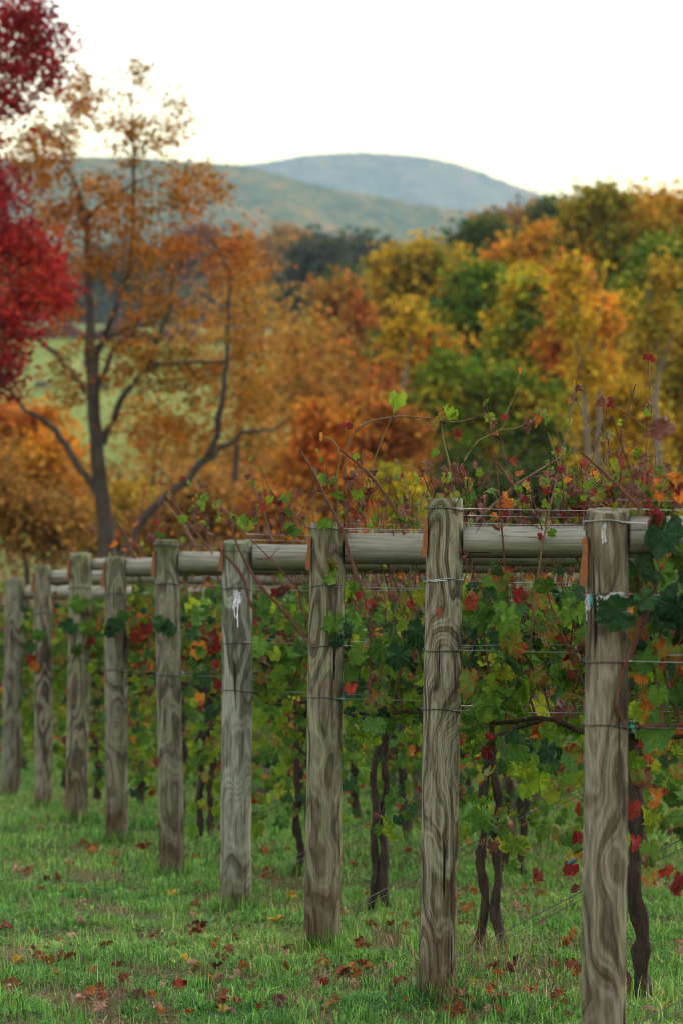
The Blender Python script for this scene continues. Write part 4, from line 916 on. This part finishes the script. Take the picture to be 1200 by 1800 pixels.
S((1, 0), [(1040, 900), (1030, 830), (1034, 770), (1020, 720), (1010, 700)], d2+.3, 1.4, 1, 'shoot', [(1008, 698, 16, 'dry'), (1000, 705, 10, 'orange'), (1000, 740, 13, 'lime'), (1118, 795, 18, 'lime'), (1000, 795, 16, 'lime')])
S((0, 0), [(1125, 895), (1085, 855), (1055, 825), (1022, 796)], d0-.03, 3.6, 2.2, 'cane')
S((0, 0), [(1085, 900), (1090, 840), (1092, 790), (1090, 755)], d0+.1, 2.2, 1.4, 'cane')
S((0, 0), [(1095, 900), (1108, 850), (1112, 815)], d0+.1, 2.4, 1.8, 'cane_pale', [(1118, 830, 26, 'dry')])
S((0, 0), [(1100, 1170), (1140, 1070), (1170, 960), (1185, 880), (1200, 800)], d0-.05, 3.5, 2.2, 'cane', [(1178, 845, 34, 'orange'), (1190, 855, 34, 'red'), (1160, 870, 24, 'orange'), (1130, 880, 26, 'dry'), (1195, 870, 26, 'orange'), (1150, 850, 22, 'orange')])
S((0, 0), [(1100, 1275), (1085, 1240), (1092, 1190), (1112, 1130), (1130, 1080)], d0-.1, 3, 3, 'cane')
S((0, 0), [(1090, 1700), (1105, 1720), (1100, 1780), (1108, 1830)], d1, 3.4, 3.2, 'cane')
S((0, 0), [(1110, 1278), (1150, 1276), (1240, 1272)], d0-.07, 4.5, 4, 'cane')
S((3, 0), [(462, 1095), (440, 1060), (425, 1010), (385, 965)], d3-.1, 2.8, 1.8, 'cane')
S((3, 0), [(540, 1128), (500, 1075), (462, 1035), (430, 985), (404, 925)], d3-.15, 3, 1.6, 'cane', [(495, 1032, 26, 'dry'), (488, 1040, 22, 'red')])
S((3, 0), [(480, 950), (460, 890), (445, 850), (443, 815)], d3, 1.8, 1, 'cane_pale', [(445, 848, 14, 'lime'), (440, 805, 8, 'lime'), (495, 870, 22, 'lime'), (505, 925, 18, 'lime')])
S((3, 0), [(490, 940), (505, 895), (530, 860), (540, 840)], d3, 1.8, 1, 'cane', [(515, 930, 24, 'green'), (500, 900, 14, 'dry'), (520, 905, 16, 'dry')])
S((4, 0), [(368, 965), (340, 930), (310, 890), (295, 865)], d4, 2.4, 1.5, 'cane', [(332, 848, 14, 'green'), (360, 925, 20, 'dry'), (385, 910, 14, 'lime')])
S((4, 0), [(345, 960), (320, 920), (285, 878)], d4+.1, 2.2, 1.5, 'cane_pale', [(298, 870, 12, 'turn')])
S((4, 0), [(240, 985), (215, 930), (190, 900)], d5, 2, 1.3, 'cane', [(160, 930, 14, 'dry'), (200, 955, 14, 'orange')])
S((4, 0), [(440, 950), (420, 920), (400, 900), (380, 880)], d4, 1.8, 1.3, 'cane_pale', [(430, 918, 22, 'lime'), (440, 925, 18, 'lime')])
rf = random.Random(5)
for q in range(60):
    px = rf.uniform(1000, 1210) if q < 26 else rf.uniform(610, 1030) if q < 50 else rf.uniform(300, 560); dd = (d0+.12 if px > 1080 else d1+.12) if px > 780 else d2 if px > 560 else d3
    key = (0, 0) if px > 1080 else (1, 0) if px > 780 else (2, 0) if px > 560 else (3, 0)
    y0 = 925; h = rf.uniform(40, 120); dx = rf.gauss(0, 30); root, base = VINE[key]; b = MB()
    P_ = [W(px+dx*t+4*math.sin(t*7+q), y0-h*t, dd+.05*math.sin(q)) for t in np.linspace(0, 1, 7)]
    b.tube(P_, [.0032-.002*t for t in np.linspace(0, 1, 7)], 5)
    for j in (2, 4, 5): b.tube([P_[j], P_[j]+Vector((rf.gauss(0, .05), 0, rf.uniform(.02, .09)))], [.0016, .0009], 4)
    link('cane', b.mesh('cane', M[rf.choice(['cane', 'cane', 'cane_pale'])], off=base), root)
    for j in range(1, 7):
        if rf.random() < .75: put_leaf(root, base, P_[j]+Vector((rf.gauss(0, .02), -.01, rf.gauss(0, .015))), rf.uniform(.025, .075), rf.choice(['lime', 'lime', 'turn', 'dry', 'dry', 'red', 'green']), (rf.gauss(0, .7), rf.gauss(0, .8), rf.uniform(0, 6)))
for key, px, py, d in (((2, 0), 602, 1229, d2), ((0, 0), 1110, 1278, d0), ((1, 0), 1013, 1141, d1), ((4, 0), 322, 1183, d4)):
    root, base = VINE[key]; b = MB(); c = W(px, py, d-.09)
    b.tube([c+Vector((.008*math.cos(a), .008*math.sin(a), .001*a-.004)) for a in np.linspace(0, 9, 14)], .0016, 4); b.tube([c, c+Vector((-.004, -.004, .02))], .0013, 4); b.tube([c, c+Vector((.004, -.004, -.018))], .0013, 4)
    link('tie', b.mesh('tie', M['teal'], off=base), root)

# ------------------------------------------------------------------ grass
def grass_mat(name, cols, trans=.35):
    a = NT(name); ge = a.n('ShaderNodeNewGeometry'); pos = ge.outputs['Position']; isl = ge.outputs['Random Per Island']
    n = a.noise(pos, 1.6, 3, .6); n2 = a.noise(pos, .5, 2, .5)
    f = a.math('ADD', a.math('MULTIPLY', a.math('ADD', n, n2), .9), a.math('SUBTRACT', a.math('MULTIPLY', isl, .75), .78), clamp=True)
    hv = a.math('ADD', .4, a.math('MULTIPLY', a.math('POWER', a.math('FRACT', a.math('MULTIPLY', isl, 9.3)), 1.6), 1.25))
    c = a.mix(1.0, a.ramp(f, [(i/(len(cols)-1), c) for i, c in enumerate(cols)]), a.n('ShaderNodeCombineColor', {0: hv, 1: hv, 2: hv}).outputs[0], 'MULTIPLY')
    return a.leaf(c, trans, rough=.45, spec=.15)
GM = grass_mat('grass_blades', [(.036, .115, .022), (.072, .21, .034), (.12, .31, .050), (.22, .38, .07), (.36, .32, .12)])
GD = grass_mat('dry_blades', [(.13, .075, .035), (.22, .15, .07), (.34, .26, .14)], .25)
def blades(name, X, Y, hgt, wid, mat, lean=.5):
    N = len(X); Z = gz(X, Y)-.004; yaw = RS.uniform(0, 2*math.pi, N); ln = np.abs(RS.normal(0, lean, N))+.05
    dx, dy = np.cos(yaw), np.sin(yaw); px_, py_ = -dy, dx
    B = np.stack([X, Y, Z], 1); D = np.stack([dx, dy, 0*dx], 1); S_ = np.stack([px_, py_, 0*dx], 1)*wid[:, None]/2; U = np.array([0, 0, 1.0])
    h = hgt[:, None]; l = ln[:, None]
    m1 = B+U*h*.5+D*h*l*.22; tp = B+U*h*(1-.25*np.clip(l, 0, 1.5))+D*h*l*.85
    V = np.stack([B-S_, B+S_, m1+S_*.8, m1-S_*.8, tp], 1).reshape(-1, 3); o = np.arange(N)[:, None]*5
    tri = np.concatenate([o+np.array([[0, 1, 2]]), o+np.array([[0, 2, 3]]), o+np.array([[3, 2, 4]])], 0)
    return link(name, np_mesh(name, V, tri, mat), kind='stuff')
def scatter(n, y0, y1, mgn=.3, clump=True, pw=1.0):
    Y = y0+(y1-y0)*RS.uniform(0, 1, n)**pw; X = RS.uniform(-1, 1, n)*(.12*Y+mgn)
    return X, Y
def patchy(X, Y, f=1.9, seed=0):
    return np.array([mnoise.noise(Vector((x*f, y*f, seed))) for x, y in zip(X, Y)])
X, Y = scatter(190000, 9.6, 17.5); pn = patchy(X, Y, 1.6, 3); pf = patchy(X, Y, 7, 5)
keep = RS.uniform(0, 1, len(X)) < np.clip(.55+pn*1.9+pf*1.3, .06, 1); X, Y, pn, pf = X[keep], Y[keep], pn[keep], pf[keep]
o = blades('grass', X, Y, np.clip(.034+.03*pn+.06*pf+.013*RS.normal(size=len(X)), .010, .11), RS.uniform(.0035, .007, len(X)), GM, 1.1); tag(o, 'short green lawn grass around the nearest posts', 'grass')
X, Y = scatter(170000, 17.5, 42, pw=1.15); pn = patchy(X, Y, 1.2, 3)
o = blades('grass', X, Y, np.clip(.042+.04*pn+.05*patchy(X, Y, 5, 8)+.014*RS.normal(size=len(X)), .012, .12), RS.uniform(.005, .009, len(X)), GM, .6); tag(o, 'green grass running back between the farther rows', 'grass')
# taller rough tufts at the feet of posts and vines
tx, ty = [], []
for i in range(9):
    b_, _, r, _ = AX[i]
    n = 420; a = RS.uniform(0, 6.283, n); q = r*(1.05+np.abs(RS.normal(0, .55, n))); tx.append(b_.x+q*np.cos(a)); ty.append(b_.y+q*np.sin(a))
for (row, k), (root, b_) in VINE.items():
    if row < 8: n = 240; tx.append(b_.x+RS.normal(0, .14, n)); ty.append(b_.y+RS.normal(0, .08, n))
cx_, cy_ = scatter(230, 9.8, 24); tx.append(np.repeat(cx_, 34)+RS.normal(0, .045, 230*34)); ty.append(np.repeat(cy_, 34)+RS.normal(0, .045, 230*34))
X, Y = np.concatenate(tx), np.concatenate(ty)
o = blades('grass_tufts', X, Y, RS.uniform(.05, .15, len(X)), RS.uniform(.003, .006, len(X)), GM, .5); tag(o, 'taller grass tufts in the lawn and round the feet of posts and vines', 'grass')
X, Y = scatter(80000, 9.6, 26); kp = patchy(X, Y, 1.6, 3)+.6*patchy(X, Y, 7, 5) < .02; X, Y = X[kp], Y[kp]; o = blades('dry_grass', X, Y, RS.uniform(.02, .075, len(X)), RS.uniform(.002, .0045, len(X)), GD, 1.3); tag(o, 'straw coloured dry blades scattered in the lawn', 'grass')
sx = np.concatenate([AX[1][0].x+.25+RS.normal(0, .16, 160), AX[1][0].x+RS.normal(0, .1, 60)]); sy = np.concatenate([ROWD[2]-.9+RS.normal(0, .35, 160), ROWD[1]-.12+RS.normal(0, .06, 60)])
o = blades('dry_grass', sx, sy, RS.uniform(.12, .30, len(sx)), RS.uniform(.002, .0035, len(sx)), GD, .7); tag(o, 'long pale dry grass stalks beside the tallest post', 'grass')
# clover-like ground cover
def clover():
    X, Y = scatter(16000, 9.6, 19); k = patchy(X, Y, 1.3, 9) > .05; X, Y = X[k], Y[k]
    C = np.stack([X, Y, gz(X, Y)+RS.uniform(.008, .035, len(X))], 1); V, F = leaf_cloud(C, .020, .4, 2.5)
    tag(link('ground_cover', np_mesh('ground_cover', V, F, grass_mat('clover', [(.03, .10, .02), (.06, .17, .03), (.11, .24, .04)])), kind='stuff'), 'small rounded clover leaves among the grass', 'ground cover')
clover()

# ------------------------------------------------------------------ fallen leaves, each its own object
FC = {'rust': (.19, .065, .03), 'orange': (.33, .12, .03), 'pinkish tan': (.36, .20, .14), 'dark brown': (.08, .035, .025), 'yellow': (.42, .29, .04), 'red': (.24, .035, .025), 'brown': (.22, .09, .045)}
FM = {}
for nme, c in FC.items():
    a = NT('fallen_'+nme.replace(' ', '_')); oc = a.n('ShaderNodeTexCoord').outputs['Object']; f = a.noise(oc, 5, 4, .6, 0, a.math('MULTIPLY', a.n('ShaderNodeObjectInfo').outputs['Random'], 50))
    FM[nme] = a.leaf(a.ramp(f, [(.35, tuple(x*.5 for x in c)), (.6, c), (.8, tuple(min(.9, x*1.3+.02) for x in c))]), .2, rough=.6)
FGEO = {}
for nme in FC:
    for k in range(3):
        V, Fc, UV = leaf_mesh_data([2, 0, 2][k], [.5, -.5, .3][k], [.5, .3, -.4][k], [.5, .2, .6][k], .42, 60+k)
        me = bpy.data.meshes.new('fallen_leaf'); me.from_pydata([(x, z, -y) for x, y, z in V], [], Fc); me.materials.append(FM[nme]); me.polygons.foreach_set('use_smooth', [True]*len(me.polygons)); me.update(); FGEO[(nme, k)] = me
FEET = [(767, 'the tallest post'), (566, 'the leafy faced post'), (414, 'the silvery post'), (303, 'the fifth post from right'), (206, 'the sixth post from right'), (134, 'the third post from left'), (1060, 'the nearest post')]
FALL = []
def where(px, py):
    fx, nm = min(FEET, key=lambda f: abs(f[0]-px))
    return '%s %s the foot of %s' % ('near' if py > 1680 else 'midway' if py > 1560 else 'far back', 'left of' if px < fx else 'right of', nm)
def fallen(px, py, s_px, nme, tilt=.5):
    # ground point under the pixel
    d = 7200.0/max(60, py-1124)
    for _ in range(8):
        x = (px-600)*d/F_PX; d = (CAMZ-G(x, d))*F_PX/(py-900)
    x = (px-600)*d/F_PX; o = bpy.data.objects.new('fallen_leaf', FGEO[(nme, random.randrange(3))]); COL.objects.link(o)
    s = s_px*.95*d/F_PX; o.location = (x, d, G(x, d)+.030+s*.12); o.scale = (s, s, s)
    o.rotation_euler = (random.gauss(.25, tilt), random.gauss(0, tilt), random.uniform(0, 6.3))
    FALL.append((o, '%s fallen leaf %s' % ('tan' if 'tan' in nme else nme, where(px, py).replace('the sixth post', 'sixth post').replace('the fifth', 'fifth').replace('the third', 'third')), px))
for f in [(119, 1528, 22, 'red'), (30, 1540, 26, 'pinkish tan'), (52, 1543, 26, 'brown'), (70, 1470, 30, 'rust'), (115, 1575, 22, 'yellow'), (140, 1632, 26, 'pinkish tan'), (143, 1488, 26, 'rust'), (165, 1500, 30, 'orange'), (100, 1555, 26, 'rust'), (200, 1518, 34, 'brown'),
          (287, 1540, 34, 'orange'), (255, 1500, 34, 'rust'), (303, 1583, 26, 'yellow'), (120, 1700, 44, 'rust'), (80, 1705, 40, 'orange'), (165, 1720, 26, 'orange'), (205, 1712, 30, 'rust'), (20, 1740, 46, 'rust'), (20, 1752, 34, 'pinkish tan'), (30, 1705, 30, 'yellow'),
          (135, 1770, 34, 'pinkish tan'), (180, 1787, 34, 'pinkish tan'), (120, 1795, 34, 'dark brown'), (218, 1735, 30, 'rust'), (240, 1768, 40, 'dark brown'), (310, 1745, 40, 'red'), (345, 1650, 34, 'rust'), (338, 1622, 26, 'pinkish tan'), (345, 1605, 26, 'brown'),
          (388, 1738, 34, 'pinkish tan'), (395, 1775, 46, 'rust'), (380, 1712, 26, 'dark brown'), (430, 1712, 24, 'orange'), (468, 1552, 24, 'orange'), (470, 1505, 22, 'orange'), (350, 1640, 34, 'dark brown'), (485, 1632, 34, 'yellow'), (505, 1715, 26, 'red'), (568, 1742, 26, 'red'),
          (488, 1770, 40, 'dark brown'), (605, 1720, 40, 'rust'), (620, 1722, 40, 'orange'), (635, 1678, 40, 'rust'), (700, 1737, 30, 'rust'), (645, 1708, 26, 'orange'), (645, 1585, 26, 'orange'), (825, 1610, 34, 'orange'), (830, 1580, 26, 'orange'), (800, 1585, 22, 'orange'),
          (1003, 1662, 40, 'orange'), (1010, 1710, 40, 'rust'), (875, 1770, 34, 'red'), (935, 1755, 30, 'orange'), (985, 1765, 30, 'red'), (800, 1795, 46, 'rust'), (880, 1797, 34, 'red'), (805, 1770, 50, 'pinkish tan'), (1148, 1566, 26, 'pinkish tan'), (1145, 1790, 34, 'pinkish tan'),
          (1190, 1690, 30, 'pinkish tan'), (820, 1490, 22, 'orange'), (945, 1560, 30, 'orange'), (470, 1540, 24, 'rust'), (390, 1555, 22, 'rust'), (15, 1640, 34, 'rust'), (130, 1655, 24, 'pinkish tan'), (60, 1655, 30, 'rust'), (275, 1785, 24, 'pinkish tan')]: fallen(*f)
names = ['rust', 'rust', 'orange', 'orange', 'pinkish tan', 'pinkish tan', 'dark brown', 'brown', 'brown', 'brown', 'yellow', 'rust']
for q in range(222):
    py = 1435+360*RS.uniform()**1.1; px = RS.uniform(5, 1195)
    fallen(px, py, RS.uniform(.5, 1.1)*(py-1124)*.045, names[RS.randint(len(names))])

by = {}
for o, lab, px in FALL: by.setdefault(lab, []).append((px, o))
for lab, L in by.items():
    L.sort(key=lambda t: t[0])
    for n_, (px, o) in enumerate(L):
        tag(o, lab if len(L) == 1 else '%s %s' % (['leftmost', 'second', 'third', 'fourth', 'fifth', 'sixth', 'seventh', 'eighth', 'ninth', 'tenth', 'eleventh'][min(n_, 10)] if n_ < len(L)-1 or n_ == 0 else 'rightmost', lab), 'leaf', 'fallen leaves in the grass')
# ------------------------------------------------------------------ haze: one closed box of pale air
def haze():
    a = NT('haze_air'); v = a.n('ShaderNodeVolumePrincipled', {'Color': (.58, .75, 1.0, 1), 'Density': 0.85e-4, 'Anisotropy': .2})
    a.t.links.new(v.outputs[0], a.o.inputs['Volume'])
    x, y0, y1, z0, z1 = 7200, -120, 9600, -60, 900
    V = [(sx*x, sy, sz) for sx in (-1, 1) for sy in (y0, y1) for sz in (z0, z1)]
    me = bpy.data.meshes.new('haze'); me.from_pydata(V, [], [(0, 1, 3, 2), (4, 6, 7, 5), (0, 4, 5, 1), (2, 3, 7, 6), (0, 2, 6, 4), (1, 5, 7, 3)]); me.materials.append(a.m); me.update()
    link('haze', me, kind='stuff')
haze()
